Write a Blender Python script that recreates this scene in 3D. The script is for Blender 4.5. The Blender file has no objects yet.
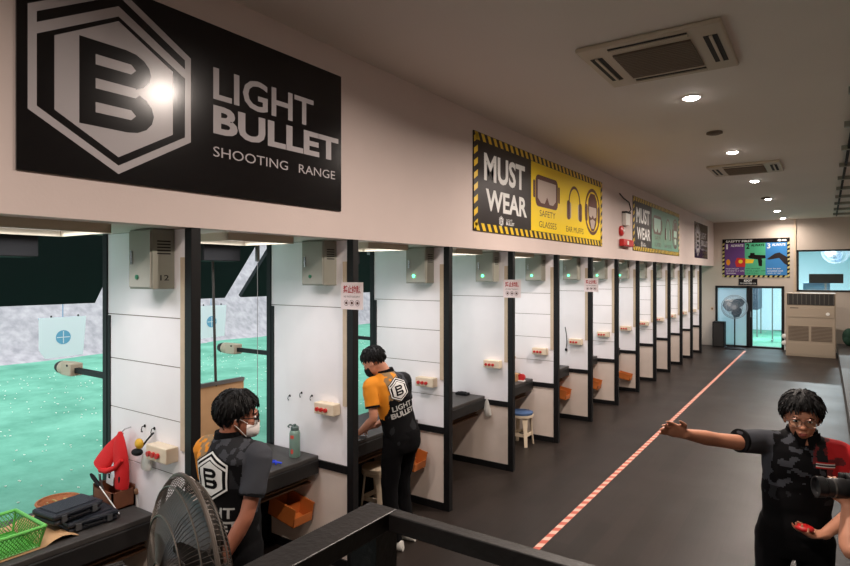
import bpy, math, random
from mathutils import Vector, Matrix, noise
from mathutils.bvhtree import BVHTree
random.seed(7)
S = bpy.context.scene
COL = S.collection
R = math.radians
V = Vector

# ------------------------------------------------------------------ camera, world, exposure
cam_d = bpy.data.cameras.new('camera'); cam = bpy.data.objects.new('camera', cam_d); COL.objects.link(cam)
cam_d.sensor_width = 36; cam_d.lens = 585 / 850 * 36; cam_d.shift_y = -0.01
cam.location = (0, 0, 2.3); cam.rotation_euler = (R(90), 0, R(34.4)); cam_d.clip_start = 0.02
S.camera = cam
w = bpy.data.worlds.new('world'); S.world = w; w.use_nodes = True
w.node_tree.nodes['Background'].inputs[0].default_value = (0.86, 0.95, 1.0, 1)
w.node_tree.nodes['Background'].inputs[1].default_value = 2.3
S.view_settings.view_transform = 'Standard'; S.view_settings.look = 'None'
S.view_settings.gamma = 1; S.view_settings.use_curve_mapping = False
S.view_settings.exposure = 0.26
try:
    S.cycles.max_bounces = 7; S.cycles.diffuse_bounces = 4; S.cycles.sample_clamp_indirect = 4
except Exception: pass
LAMP_W = 96.0
BOOTH_W = 7.2
LAMP_COL = (1.0, 0.86, 0.76)
LAMP_Y = [0.0, 3.0, 6.0, 9.0, 12.0, 15.0, 18.0, 20.4]

# ------------------------------------------------------------------ materials
def lin(c):
    return tuple(((v / 255) / 12.92 if v / 255 <= 0.04045 else ((v / 255 + 0.055) / 1.055) ** 2.4) for v in c)
MATS = {}
def mat(name, rgb, rough=0.6, metal=0.0, emit=0.0, noise_amt=0.0, nscale=8.0, bump=0.0, bscale=60.0, trans=0.0, stretch=None, spec=0.5, coat=0.0, rgb2=None, alpha=1.0):
    if name in MATS: return MATS[name]
    m = bpy.data.materials.new(name); m.use_nodes = True; nt = m.node_tree; N = nt.nodes; L = nt.links
    b = N['Principled BSDF']; col = lin(rgb) + (1,)
    b.inputs['Base Color'].default_value = col; b.inputs['Roughness'].default_value = rough
    b.inputs['Metallic'].default_value = metal; b.inputs['Specular IOR Level'].default_value = spec
    b.inputs['Transmission Weight'].default_value = trans; b.inputs['Coat Weight'].default_value = coat
    b.inputs['Alpha'].default_value = alpha
    if emit: b.inputs['Emission Color'].default_value = col; b.inputs['Emission Strength'].default_value = emit
    if noise_amt or bump:
        tc = N.new('ShaderNodeTexCoord'); mp = N.new('ShaderNodeMapping'); L.new(tc.outputs['Object'], mp.inputs[0])
        if stretch: mp.inputs['Scale'].default_value = stretch
    if noise_amt:
        nz = N.new('ShaderNodeTexNoise'); nz.inputs['Scale'].default_value = nscale; nz.inputs['Detail'].default_value = 5; L.new(mp.outputs[0], nz.inputs['Vector'])
        rp = N.new('ShaderNodeValToRGB'); rp.color_ramp.elements[0].position = 0.3; rp.color_ramp.elements[1].position = 0.7
        c2 = lin(rgb2) if rgb2 else tuple(v * (1 - noise_amt) for v in col[:3])
        rp.color_ramp.elements[0].color = tuple(c2) + (1,)
        rp.color_ramp.elements[1].color = col
        L.new(nz.outputs['Fac'], rp.inputs[0]); L.new(rp.outputs[0], b.inputs['Base Color'])
    if bump:
        n2 = N.new('ShaderNodeTexNoise'); n2.inputs['Scale'].default_value = bscale; n2.inputs['Detail'].default_value = 4; L.new(mp.outputs[0], n2.inputs['Vector'])
        bp = N.new('ShaderNodeBump'); bp.inputs['Strength'].default_value = bump; bp.inputs['Distance'].default_value = 0.02
        L.new(n2.outputs['Fac'], bp.inputs['Height']); L.new(bp.outputs[0], b.inputs['Normal'])
    MATS[name] = m
    return m

def floor_mat():
    m = bpy.data.materials.new('vinyl_plank_floor'); m.use_nodes = True; nt = m.node_tree; N = nt.nodes; L = nt.links
    b = N['Principled BSDF']; b.inputs['Specular IOR Level'].default_value = 0.20; tc = N.new('ShaderNodeTexCoord')
    mp = N.new('ShaderNodeMapping'); mp.inputs['Rotation'].default_value = (0, 0, R(90)); L.new(tc.outputs['Object'], mp.inputs[0])
    br = N.new('ShaderNodeTexBrick'); br.inputs['Scale'].default_value = 1.0; br.inputs['Brick Width'].default_value = 1.2; br.inputs['Row Height'].default_value = 0.18
    br.inputs['Mortar Size'].default_value = 0.0012; br.inputs['Color1'].default_value = (0.026, 0.019, 0.016, 1); br.inputs['Color2'].default_value = (0.019, 0.0145, 0.012, 1)
    br.inputs['Mortar'].default_value = (0.013, 0.010, 0.009, 1); L.new(mp.outputs[0], br.inputs['Vector'])
    m2 = N.new('ShaderNodeMapping'); m2.inputs['Scale'].default_value = (30, 1.5, 1); L.new(tc.outputs['Object'], m2.inputs[0])
    nz = N.new('ShaderNodeTexNoise'); nz.inputs['Scale'].default_value = 1.2; nz.inputs['Detail'].default_value = 6; L.new(m2.outputs[0], nz.inputs['Vector'])
    rp = N.new('ShaderNodeValToRGB'); rp.color_ramp.elements[0].color = (0.75, 0.75, 0.75, 1); rp.color_ramp.elements[1].color = (1.15, 1.15, 1.15, 1)
    L.new(nz.outputs['Fac'], rp.inputs[0])
    mx = N.new('ShaderNodeMix'); mx.data_type = 'RGBA'; mx.blend_type = 'MULTIPLY'; mx.inputs['Factor'].default_value = 1
    L.new(br.outputs['Color'], mx.inputs['A']); L.new(rp.outputs[0], mx.inputs['B']); L.new(mx.outputs['Result'], b.inputs['Base Color'])
    n3 = N.new('ShaderNodeTexNoise'); n3.inputs['Scale'].default_value = 1.3; n3.inputs['Detail'].default_value = 3; L.new(tc.outputs['Object'], n3.inputs['Vector'])
    mr = N.new('ShaderNodeMapRange'); mr.inputs['To Min'].default_value = 0.34; mr.inputs['To Max'].default_value = 0.5; L.new(n3.outputs['Fac'], mr.inputs[0]); L.new(mr.outputs[0], b.inputs['Roughness'])
    return m
def turf_mat():
    m = bpy.data.materials.new('green_range_floor'); m.use_nodes = True; nt = m.node_tree; N = nt.nodes; L = nt.links
    b = N['Principled BSDF']; b.inputs['Roughness'].default_value = 0.85; tc = N.new('ShaderNodeTexCoord')
    n1 = N.new('ShaderNodeTexNoise'); n1.inputs['Scale'].default_value = 0.9; n1.inputs['Detail'].default_value = 8; n1.inputs['Roughness'].default_value = 0.7; L.new(tc.outputs['Object'], n1.inputs['Vector'])
    rp = N.new('ShaderNodeValToRGB'); e = rp.color_ramp.elements; e[0].position = 0.33; e[0].color = lin((58, 126, 102)) + (1,); e[1].position = 0.7; e[1].color = lin((106, 168, 144)) + (1,)
    L.new(n1.outputs['Fac'], rp.inputs[0]); L.new(rp.outputs[0], b.inputs['Base Color'])
    return m

M = dict(
    header=mat('painted_header', (212, 196, 190), 0.75, noise_amt=0.07, nscale=1.5, bump=0.04),
    ceil=mat('ceiling_paint', (228, 220, 212), 0.8, noise_amt=0.05, nscale=0.7),
    wall=mat('wall_paint', (196, 184, 172), 0.8, noise_amt=0.06, nscale=1.2),
    part=mat('white_panel', (247, 242, 244), 0.55, noise_amt=0.05, nscale=3),
    partlow=mat('cream_panel', (226, 210, 198), 0.6, noise_amt=0.08, nscale=4),
    seam=mat('panel_seam', (120, 108, 98), 0.8),
    black=mat('black_steel', (15, 15, 17), 0.5, bump=0.05, spec=0.35),
    blackmat=mat('black_matte', (13, 13, 15), 0.75, spec=0.3),
    rail=mat('worn_black_rail', (20, 17, 17), 0.42, noise_amt=0.35, nscale=25, bump=0.1),
    ply=mat('beige_strip', (205, 185, 160), 0.7, noise_amt=0.1, nscale=20),
    bench=mat('bench_mat', (62, 59, 57), 0.55, noise_amt=0.25, nscale=14, bump=0.08),
    fascia=mat('bench_fascia', (26, 25, 25), 0.5, noise_amt=0.2, nscale=10),
    wood=mat('raw_wood', (142, 104, 74), 0.7, noise_amt=0.35, nscale=5, stretch=(2, 12, 12)),
    lock=mat('locker_paint', (160, 158, 148), 0.5, noise_amt=0.06, nscale=6),
    lock2=mat('locker_side_paint', (150, 150, 138), 0.5, noise_amt=0.06, nscale=6),
    dark=mat('dark_slot', (40, 38, 36), 0.8),
    chrome=mat('chrome', (200, 200, 200), 0.25, metal=1.0),
    steel=mat('brushed_steel', (150, 150, 150), 0.4, metal=1.0),
    led=mat('green_led', (70, 255, 150), 0.4, emit=6.0),
    ledoff=mat('green_button', (40, 110, 80), 0.4),
    cream=mat('cream_plastic', (222, 205, 180), 0.5),
    red=mat('red_plastic', (190, 30, 30), 0.4),
    redcloth=mat('red_cloth', (205, 22, 26), 0.75, bump=0.2, bscale=30),
    white=mat('white_plastic', (230, 228, 222), 0.5),
    paper=mat('paper', (238, 238, 240), 0.8),
    lampoff=mat('panel_light_housing', (200, 190, 170), 0.6),
    diffuser=mat('panel_light_diffuser', (215, 225, 215), 0.4),
    baffle=mat('black_rubber_baffle', (17, 21, 26), 0.85, noise_amt=0.15, nscale=3),
    sand=mat('sand_bank', (172, 164, 166), 0.95, noise_amt=0.3, nscale=4.5, bump=0.7, bscale=8, rgb2=(138, 132, 136)),
    cardboard=mat('cardboard', (186, 146, 104), 0.8, noise_amt=0.12, nscale=9),
    kraft=mat('kraft_paper', (190, 150, 108), 0.75),
    orange_bin=mat('orange_bin', (196, 110, 50), 0.5),
    navy=mat('dark_hard_plastic', (24, 29, 38), 0.45, bump=0.15, bscale=200),
    green=mat('green_plastic', (76, 156, 58), 0.4),
    wicker=mat('wicker', (170, 104, 62), 0.7, bump=0.5, bscale=90),
    brass=mat('brass', (200, 170, 110), 0.35, metal=1.0),
    casing=mat('spent_casing', (235, 240, 225), 0.5),
    oak=mat('brown_box_wood', (128, 76, 48), 0.6, noise_amt=0.3, nscale=10),
    teal=mat('sage_bottle', (118, 146, 134), 0.4),
    tealdark=mat('bottle_cap', (78, 96, 92), 0.4),
    sticker=mat('red_sticker', (205, 80, 66), 0.5),
    blue=mat('blue_rubber', (30, 60, 200), 0.5),
    yellow=mat('signal_yellow', (236, 200, 20), 0.5),
    gold=mat('gold_foam', (220, 170, 40), 0.5),
    bag=mat('clear_plastic_bag', (220, 216, 208), 0.3, trans=0.35),
    skin=mat('skin', (196, 136, 108), 0.55, noise_amt=0.06, nscale=30),
    skindark=mat('tanned_skin', (168, 106, 82), 0.55, noise_amt=0.1, nscale=30),
    lip=mat('lips', (160, 80, 72), 0.5),
    eyew=mat('eye_white', (220, 215, 210), 0.3), eyeb=mat('eye_dark', (20, 14, 12), 0.2),
    hair=mat('black_hair', (9, 8, 9), 0.6, spec=0.25, bump=0.25, bscale=160, stretch=(1, 1, 0.25)),
    cblack=mat('shirt_black', (13, 13, 15), 0.95, spec=0.15), cgrey=mat('shirt_grey', (62, 64, 70), 0.9, spec=0.2),
    cdgrey=mat('shirt_dark_grey', (34, 35, 38), 0.9, spec=0.2),
    corange=mat('shirt_orange', (222, 138, 24), 0.85), cgold=mat('shirt_gold', (140, 112, 76), 0.85),
    cred=mat('shirt_red', (190, 26, 32), 0.85), cmar=mat('shirt_maroon', (104, 28, 32), 0.85),
    trouser=mat('black_trousers', (12, 12, 14), 0.95, bump=0.2, bscale=14, spec=0.12),
    shoe=mat('shoe', (200, 198, 192), 0.6), shoeb=mat('black_shoe', (24, 24, 24), 0.5),
    print=mat('white_print', (226, 226, 224), 0.7),
    board=mat('gloss_black_board', (20, 17, 18), 0.17, spec=0.35),
    silver=mat('silver_print', (178, 172, 174), 0.22),
    boardy=mat('gloss_yellow_board', (246, 212, 6), 0.34, spec=0.3),
    boardbr=mat('gloss_brown_board', (36, 27, 27), 0.34, spec=0.3),
    boardg=mat('gloss_green_board', (112, 158, 136), 0.34, spec=0.3),
    hazy=mat('hazard_yellow', (235, 196, 40), 0.3),
    iconbr=mat('icon_brown', (90, 48, 38), 0.4, spec=0.3), icongrey=mat('icon_lens', (186, 168, 158), 0.4, spec=0.3),
    purple=mat('panel_purple', (92, 52, 118), 0.4), pgreen=mat('panel_green', (70, 168, 124), 0.4), pblue=mat('panel_blue', (44, 122, 186), 0.4),
    tape1=mat('tape_white', (206, 168, 150), 0.6), tape2=mat('tape_red', (180, 84, 66), 0.6),
    acw=mat('ac_plastic', (190, 176, 156), 0.5), acd=mat('ac_filter', (110, 96, 82), 0.8, bump=0.6, bscale=150),
    lampon=mat('lamp_lens', (255, 244, 240), 0.3, emit=80.0),
    bpack=mat('green_bag', (40, 76, 60), 0.8),
    bluewall=mat('pale_blue_wall', (200, 220, 230), 0.8),
    frost=mat('frosted_film', (214, 232, 242), 0.45, trans=0.6),
    motor=mat('fan_grey', (52, 47, 46), 0.5), wire=mat('fan_cage', (84, 76, 70), 0.4, metal=0.4),
    blade=mat('fan_blade', (58, 54, 52), 0.4), bladeb=mat('smoky_blade', (60, 90, 110), 0.3),
    glassb=mat('bottle_glass', (30, 30, 30), 0.1),
)
def glass_mat():
    m = bpy.data.materials.new('window_glass'); m.use_nodes = True; nt = m.node_tree; nt.nodes.clear()
    o = nt.nodes.new('ShaderNodeOutputMaterial'); t = nt.nodes.new('ShaderNodeBsdfTransparent'); t.inputs[0].default_value = (0.93, 0.97, 0.97, 1)
    g = nt.nodes.new('ShaderNodeBsdfGlossy'); g.inputs['Roughness'].default_value = 0.03
    mx = nt.nodes.new('ShaderNodeMixShader'); mx.inputs[0].default_value = 0.07
    nt.links.new(t.outputs[0], mx.inputs[1]); nt.links.new(g.outputs[0], mx.inputs[2]); nt.links.new(mx.outputs[0], o.inputs[0])
    return m
M['glass'] = glass_mat(); M['floor'] = floor_mat(); M['turf'] = turf_mat()

# ------------------------------------------------------------------ mesh builder
ORG = {}
class MB:
    def __init__(s): s.v = []; s.f = []; s.m = []
    def add(s, vs, fs, mi=0):
        o = len(s.v); s.v += [V(p) for p in vs]
        for f in fs: s.f.append([i + o for i in f]); s.m.append(mi)
        return s
    def b(s, x0, x1, y0, y1, z0, z1, mi=0):
        vs = [(x, y, z) for x in (x0, x1) for y in (y0, y1) for z in (z0, z1)]
        return s.add(vs, [(0, 1, 3, 2), (4, 6, 7, 5), (0, 4, 5, 1), (2, 3, 7, 6), (0, 2, 6, 4), (1, 5, 7, 3)], mi)
    def ob(s, c, U, Vv, Wv, hu, hv, hw, mi=0):      # oriented box
        c = V(c); vs = [c + U * (a * hu) + Vv * (b_ * hv) + Wv * (d * hw) for a in (-1, 1) for b_ in (-1, 1) for d in (-1, 1)]
        return s.add(vs, [(0, 1, 3, 2), (4, 6, 7, 5), (0, 4, 5, 1), (2, 3, 7, 6), (0, 2, 6, 4), (1, 5, 7, 3)], mi)
    def loft(s, rings, mi=0, caps=True, closed=False):
        n = len(rings[0]); vs = [p for r in rings for p in r]; fs = []
        for i in range(len(rings) - (0 if closed else 1)):
            j = (i + 1) % len(rings)
            for k in range(n):
                fs.append((i * n + k, i * n + (k + 1) % n, j * n + (k + 1) % n, j * n + k))
        if caps and not closed:
            fs.append(tuple(range(n))[::-1]); fs.append(tuple((len(rings) - 1) * n + k for k in range(n)))
        return s.add(vs, fs, mi)
    def tube(s, pts, r, n=8, mi=0, flat=None, closed=False):
        pts = [V(p) for p in pts]; rs = r if isinstance(r, (list, tuple)) else [r] * len(pts)
        up = None; rings = []
        for i, p in enumerate(pts):
            if closed: d = pts[(i + 1) % len(pts)] - pts[i - 1]
            else: d = (pts[min(i + 1, len(pts) - 1)] - pts[max(i - 1, 0)])
            d.normalize()
            if up is None: up = V((0, 0, 1)) if abs(d.z) < 0.9 else V((1, 0, 0))
            a = d.cross(up)
            if a.length < 1e-4: a = d.cross(V((0, 1, 0)))
            a.normalize(); b_ = a.cross(d).normalized(); up = b_
            rings.append([p + (a * math.cos(t) + b_ * math.sin(t)) * rs[i] for t in [2 * math.pi * k / n for k in range(n)]])
        return s.loft(rings, mi, True, closed)
    def cyl(s, p0, p1, r0, r1=None, n=16, mi=0):
        return s.tube([p0, p1], [r0, r0 if r1 is None else r1], n, mi)
    def lathe(s, prof, c, n=20, mi=0, axis=(0, 0, 1)):
        ax = V(axis).normalized(); a = ax.cross(V((0, 0, 1)) if abs(ax.z) < 0.9 else V((1, 0, 0))).normalized(); b_ = ax.cross(a); c = V(c)
        rings = [[c + ax * z + (a * math.cos(t) + b_ * math.sin(t)) * max(r, 1e-4) for t in [2 * math.pi * k / n for k in range(n)]] for r, z in prof]
        return s.loft(rings, mi)
    def ell(s, c, rx, ry, rz, F=None, mi=0, nu=16, nv=10):   # F=(X,Y,Z axes)
        X, Y, Z = F if F else (V((1, 0, 0)), V((0, 1, 0)), V((0, 0, 1))); c = V(c); rings = []
        for j in range(nv + 1):
            ph = -math.pi / 2 + math.pi * j / nv; cr = max(math.cos(ph), 0.002)
            rings.append([c + X * (rx * cr * math.cos(t)) + Y * (ry * cr * math.sin(t)) + Z * (rz * math.sin(ph)) for t in [2 * math.pi * k / nu for k in range(nu)]])
        return s.loft(rings, mi)
    def poly(s, pts2, o, U, Vv, mi=0):
        o = V(o); return s.add([o + U * a + Vv * b_ for a, b_ in pts2], [tuple(range(len(pts2)))], mi)
    def prism(s, pts2, o, U, Vv, Nn, d, mi=0):
        o = V(o); n = len(pts2); vs = [o + U * a + Vv * b_ for a, b_ in pts2] + [o + U * a + Vv * b_ + Nn * d for a, b_ in pts2]
        fs = [tuple(range(n))[::-1], tuple(range(n, 2 * n))] + [(k, (k + 1) % n, n + (k + 1) % n, n + k) for k in range(n)]
        return s.add(vs, fs, mi)
    def build(s, name, mats, parent=None, loc=None, smooth=False, bevel=0.0, label=None):
        mats = mats if isinstance(mats, (list, tuple)) else [mats]
        if parent is not None: base = ORG[parent.name]
        else: base = V(loc) if loc is not None else V((0, 0, 0))
        me = bpy.data.meshes.new(name); me.from_pydata([tuple(p - base) for p in s.v], [], s.f)
        for m in mats: me.materials.append(m)
        if any(s.m): me.polygons.foreach_set('material_index', s.m)
        me.update()
        import bmesh
        bm = bmesh.new(); bm.from_mesh(me); bmesh.ops.recalc_face_normals(bm, faces=bm.faces); bm.to_mesh(me); bm.free()
        if smooth:
            me.polygons.foreach_set('use_smooth', [True] * len(me.polygons))
            try: me.set_sharp_from_angle(angle=R(40))
            except Exception: pass
        o = bpy.data.objects.new(name, me); COL.objects.link(o)
        if parent is not None: o.parent = parent
        else: o.location = base
        ORG[o.name] = base
        if bevel:
            bv = o.modifiers.new('bevel', 'BEVEL'); bv.width = bevel; bv.segments = 2; bv.limit_method = 'ANGLE'
        if label: o['label'] = label
        return o
def tag(o, label, cat, group=None, kind=None):
    o['label'] = label; o['category'] = cat
    if group: o['group'] = group
    if kind: o['kind'] = kind
    return o
def thing(name, label, cat, loc, group=None):
    o = bpy.data.objects.new(name, None); COL.objects.link(o); o.location = loc; o.empty_display_size = 0.1
    ORG[o.name] = V(loc); return tag(o, label, cat, group)
def struct(mb, name, m, **k):
    o = mb.build(name, m, **k)
    if k.get('parent') is None: o['kind'] = 'structure'
    return o
def copy_tree(o, loc=None, parent=None, label=None, skip=()):
    c = o.copy(); COL.objects.link(c)
    if parent is not None: c.parent = parent
    if loc is not None: c.location = loc; ORG[c.name] = V(loc)
    if label: c['label'] = label
    for ch in list(o.children):
        if ch.name.split('.')[0] in skip: continue
        copy_tree(ch, None, c)
    if loc is not None:
        for ch in c.children_recursive: ORG[ch.name] = V(loc)
    return c

UX, UY, UZ = V((1, 0, 0)), V((0, 1, 0)), V((0, 0, 1))
TXT = {}
def text_geo(s, bold=0.0):
    if (s, bold) in TXT: return TXT[(s, bold)]
    cu = bpy.data.curves.new('t', 'FONT'); cu.body = s; cu.offset = bold; cu.resolution_u = 3
    ob = bpy.data.objects.new('t', cu); COL.objects.link(ob); bpy.context.view_layer.update()
    me = bpy.data.meshes.new_from_object(ob.evaluated_get(bpy.context.evaluated_depsgraph_get()))
    vs = [tuple(v.co) for v in me.vertices]; fs = [tuple(p.vertices) for p in me.polygons]
    bpy.data.objects.remove(ob); bpy.data.curves.remove(cu); bpy.data.meshes.remove(me)
    xs = [v[0] for v in vs] or [0, 1]; ys = [v[1] for v in vs] or [0, 1]
    a0, a1, b0, b1 = min(xs), max(xs), min(ys), max(ys)
    g = ([((x - a0) / (a1 - a0 + 1e-9), (y - b0) / (b1 - b0 + 1e-9)) for x, y, z in vs], fs, (a1 - a0) / (b1 - b0 + 1e-9))
    TXT[(s, bold)] = g
    return g
def put_text(mb, s, o, U, Vv, u0, u1, v0, v1, mi=0, bold=0.0):
    vs, fs, _ = text_geo(s, bold); o = V(o)
    mb.add([o + U * (u0 + (u1 - u0) * a) + Vv * (v0 + (v1 - v0) * b_) for a, b_ in vs], fs, mi)
def circ(cx, cy, r, n=24, a0=0, a1=360, ry=None):
    ry = ry or r
    return [(cx + r * math.cos(R(a0 + (a1 - a0) * k / (n if abs(a1 - a0) < 360 else n))), cy + ry * math.sin(R(a0 + (a1 - a0) * k / n))) for k in range(n + (0 if abs(a1 - a0) >= 360 else 1))]
def band(mb, outer, inner, o, U, Vv, mi=0, closed=True):   # 2D ring
    n = len(outer); o = V(o); vs = [o + U * a + Vv * b_ for a, b_ in outer + inner]
    mb.add(vs, [(k, (k + 1) % n, n + (k + 1) % n, n + k) for k in range(n if closed else n - 1)], mi)
def hexa(cx, cy, h, sc=1.0):
    w_ = h * 0.866; return [(cx + sc * w_ / 2 * a, cy + sc * h / 2 * b_) for a, b_ in [(0, 1), (-1, .5), (-1, -.5), (0, -1), (1, -.5), (1, .5)]]
def logo(mb, cx, cy, h, o, U, Vv, Nn, light=0, dark=1, e=0.0008, bs=1.0):
    """pointed-top hexagon badge: outline, chevron over the top, filled hexagon with a striped B"""
    o = V(o); w_ = h * 0.866
    band(mb, hexa(cx, cy, h), hexa(cx, cy, h, 0.91), o, U, Vv, light)
    t = h * 0.055   # chevron below the two top edges
    L_ = (cx - w_ * .455, cy + h * .12); C_ = (cx, cy + h * .345); R_ = (cx + w_ * .455, cy + h * .12)
    mb.poly([L_, (L_[0], L_[1] + t), (C_[0], C_[1] + t), C_], o, U, Vv, light)
    mb.poly([C_, (C_[0], C_[1] + t), (R_[0], R_[1] + t), R_], o, U, Vv, light)
    hx = hexa(cx, cy - h * .045, h, 0.73)
    mb.poly(hx, o, U, Vv, light)
    o2 = o + Nn * e; bw = h * .40 * bs; bh = h * .445 * bs; x0 = cx - bw * .5; y0 = cy - h * .045 - bh * .5
    def arc(r0x, r0y, cxx, cyy, n=8): return [(cxx + r0x * math.cos(R(-90 + 180 * k / n)), cyy + r0y * math.sin(R(-90 + 180 * k / n))) for k in range(n + 1)]
    lo = arc(bw * .38, bh * .26, x0 + bw * .62, y0 + bh * .26); up = arc(bw * .36, bh * .235, x0 + bw * .60, y0 + bh * .765)
    mb.poly([(x0, y0)] + lo + up + [(x0, y0 + bh)], o2, U, Vv, dark)
    o3 = o2 + Nn * e
    for k, yy in enumerate((.22, .50, .78)):
        hh = bh * .12; s = y0 + bh * yy - hh / 2; x1 = x0 + bw * (.74 if k != 1 else .80)
        mb.poly([(x0 + bw * .2, s), (x1 - hh / 2, s), (x1, s + hh / 2), (x1 - hh / 2, s + hh), (x0 + bw * .2, s + hh)], o3, U, Vv, light)

# ------------------------------------------------------------------ lights of the hall
def downlight(i, y, lbl):
    t = thing('ceiling_downlight', lbl, 'ceiling light', (-1.05, y, 3.98), 'round recessed downlights in one row down the ceiling')
    MB().lathe([(0.095, 0), (0.095, -0.006), (0.08, -0.012), (0.066, -0.006), (0.066, 0)], (-1.05, y, 3.98), 24).build('trim_ring', M['white'], t, smooth=True)
    MB().lathe([(0.0, -0.004), (0.06, -0.004), (0.058, -0.016), (0.04, -0.024), (0.0, -0.028)], (-1.05, y, 3.98), 20).build('lens', M['lampon'], t)
    ld = bpy.data.lights.new('lamp', 'AREA'); ld.shape = 'DISK'; ld.size = 0.12; ld.energy = LAMP_W * (.62 if y < 4 else 1.0 if y < 8 else .88 if y < 16 else .8 if y < 19 else .25); ld.color = LAMP_COL
    ld.spread = R(165)
    lo = bpy.data.objects.new('lamp', ld); COL.objects.link(lo); lo.parent = t; lo.location = (0, 0, -0.035)
dl = ['downlight behind the viewpoint', 'downlight above the landing', 'largest glowing downlight just beyond the near ceiling air conditioner',
      'second glowing downlight, just before the far ceiling air conditioner', 'glowing downlight just beyond the far ceiling air conditioner',
      'fourth glowing downlight from the front of the row', 'fifth glowing downlight from the front of the row', 'farthest small downlight next to the end wall']
for i, y in enumerate(LAMP_Y): downlight(i, y, 'round white recessed ' + dl[i])

# ------------------------------------------------------------------ structure
HF = -3.0; HZ = 2.57; CZ = 3.98; BY = 21.0
struct(MB().b(-4.1, 3.2, -3, BY + .1, -.1, 0), 'floor', M['floor'])
struct(MB().b(-4.2, 3.2, -3, BY + .1, CZ, CZ + .1), 'ceiling', M['ceil'])
struct(MB().b(HF - .12, HF, -3, BY, HZ, CZ), 'wall_header', M['header'])
struct(MB().b(-4.1, HF - .12, -3, BY, HZ, HZ + .1), 'ceiling_booths', M['ceil'])
struct(MB().b(-4.1, -4.0, -3, BY, HZ + .1, CZ), 'wall_outer', M['header'])
struct(MB().b(3.0, 3.1, -3, BY + .1, 0, CZ), 'wall_right', M['wall'])
struct(MB().b(-4.1, 3.1, -3.1, -3.0, 0, CZ), 'wall_rear', M['wall'])
struct(MB().b(-4.06, -4.0, -3, BY, 0, .78), 'wall_bench', M['blackmat'])
# end wall with door and window openings
dx0, dx1, dz1 = -2.95, -1.04, 1.94
wx0, wx1, wz0, wz1 = -.72, 1.05, 1.79, 3.04
e = MB(); y0, y1 = BY, BY + .12
e.b(-4.1, dx0, y0, y1, 0, CZ); e.b(dx0, dx1, y0, y1, dz1, CZ); e.b(dx1, wx0, y0, y1, 0, CZ); e.b(wx0, wx1, y0, y1, 0, wz0); e.b(wx0, wx1, y0, y1, wz1, CZ); e.b(wx1, 3.1, y0, y1, 0, CZ)
struct(e, 'wall_end', M['wall'])
struct(MB().b(-.80, -.74, BY - .04, BY, 0, CZ), 'trim_1', M['ply'])
d = struct(MB().b(dx0, dx0 + .06, y0 - .03, y1, 0, dz1).b(dx1 - .06, dx1, y0 - .03, y1, 0, dz1).b(dx0, dx1, y0 - .03, y1, dz1 - .07, dz1).b(-2.06, -1.98, y0 - .03, y1, 0, dz1).b(dx0, dx1, y0 - .03, y1, 0, .05)
           .b(-1.98, -1.90, y0, y1, .05, dz1 - .07).b(-1.12, -1.04, y0, y1, .05, dz1 - .07), 'door_1', M['black'])
MB().b(dx0 + .06, -2.06, y0 + .03, y0 + .04, .05, dz1 - .07).build('frosted_pane', M['frost'], d)
MB().b(-1.92, -1.10, y0 + .05, y0 + .06, .05, dz1 - .07).build('glass_pane', M['glass'], d)
MB().cyl((-1.94, y0 - .05, .95), (-1.94, y0 - .05, 1.15), .012).cyl((-1.94, y0 - .05, .97), (-1.94, y0, .97), .008).cyl((-1.94, y0 - .05, 1.13), (-1.94, y0, 1.13), .008).build('door_handle', M['chrome'], d)
wn = struct(MB().b(wx0, wx0 + .05, y0 - .02, y1, wz0, wz1).b(wx1 - .05, wx1, y0 - .02, y1, wz0, wz1).b(wx0, wx1, y0 - .02, y1, wz0, wz0 + .05).b(wx0, wx1, y0 - .02, y1, wz1 - .05, wz1), 'window_1', M['black'])
MB().b(wx0 + .05, wx1 - .05, y0 + .05, y0 + .06, wz0 + .05, wz1 - .05).build('glass_pane', M['glass'], wn)
# room behind the end wall
struct(MB().b(-3.3, 3.1, BY + .12, 28, -.1, 0), 'floor_back_room', M['turf'])
struct(MB().b(-3.3, 3.1, 28, 28.1, 0, 3.6), 'wall_back_room_end', M['bluewall'])
struct(MB().b(-3.4, -3.3, BY + .12, 28, 0, 3.6).b(3.1, 3.2, BY + .12, 28, 0, 3.6), 'wall_back_room_sides', M['bluewall'])
struct(MB().b(-3.4, 3.2, BY + .12, 28.1, 3.6, 3.7), 'ceiling_back_room', M['bluewall'])
tl = thing('added_room_light', 'unseen white light added on the ceiling of the room behind the end wall', 'ceiling light', (-.5, 24, 3.6))  # unseen fixture, added to light the room beyond the door and window
MB().b(-1.6, .6, 23.9, 24.1, 3.52, 3.6).build('housing', M['white'], tl)
ld = bpy.data.lights.new('lamp', 'AREA'); ld.shape = 'RECTANGLE'; ld.size = 2.2; ld.size_y = .2; ld.energy = 500; ld.color = (.90, .96, 1)
lo = bpy.data.objects.new('lamp', ld); COL.objects.link(lo); lo.parent = tl; lo.location = (0, 0, -.1)
# raised step on the right
struct(MB().b(.28, 3.0, -3, BY, 0, .27, 0), 'floor_step', M['bench'])
# landing under the viewpoint
struct(MB().b(-1.08, 1.6, -3, 1.28, .60, .70), 'floor_landing', M['fascia'])
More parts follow.
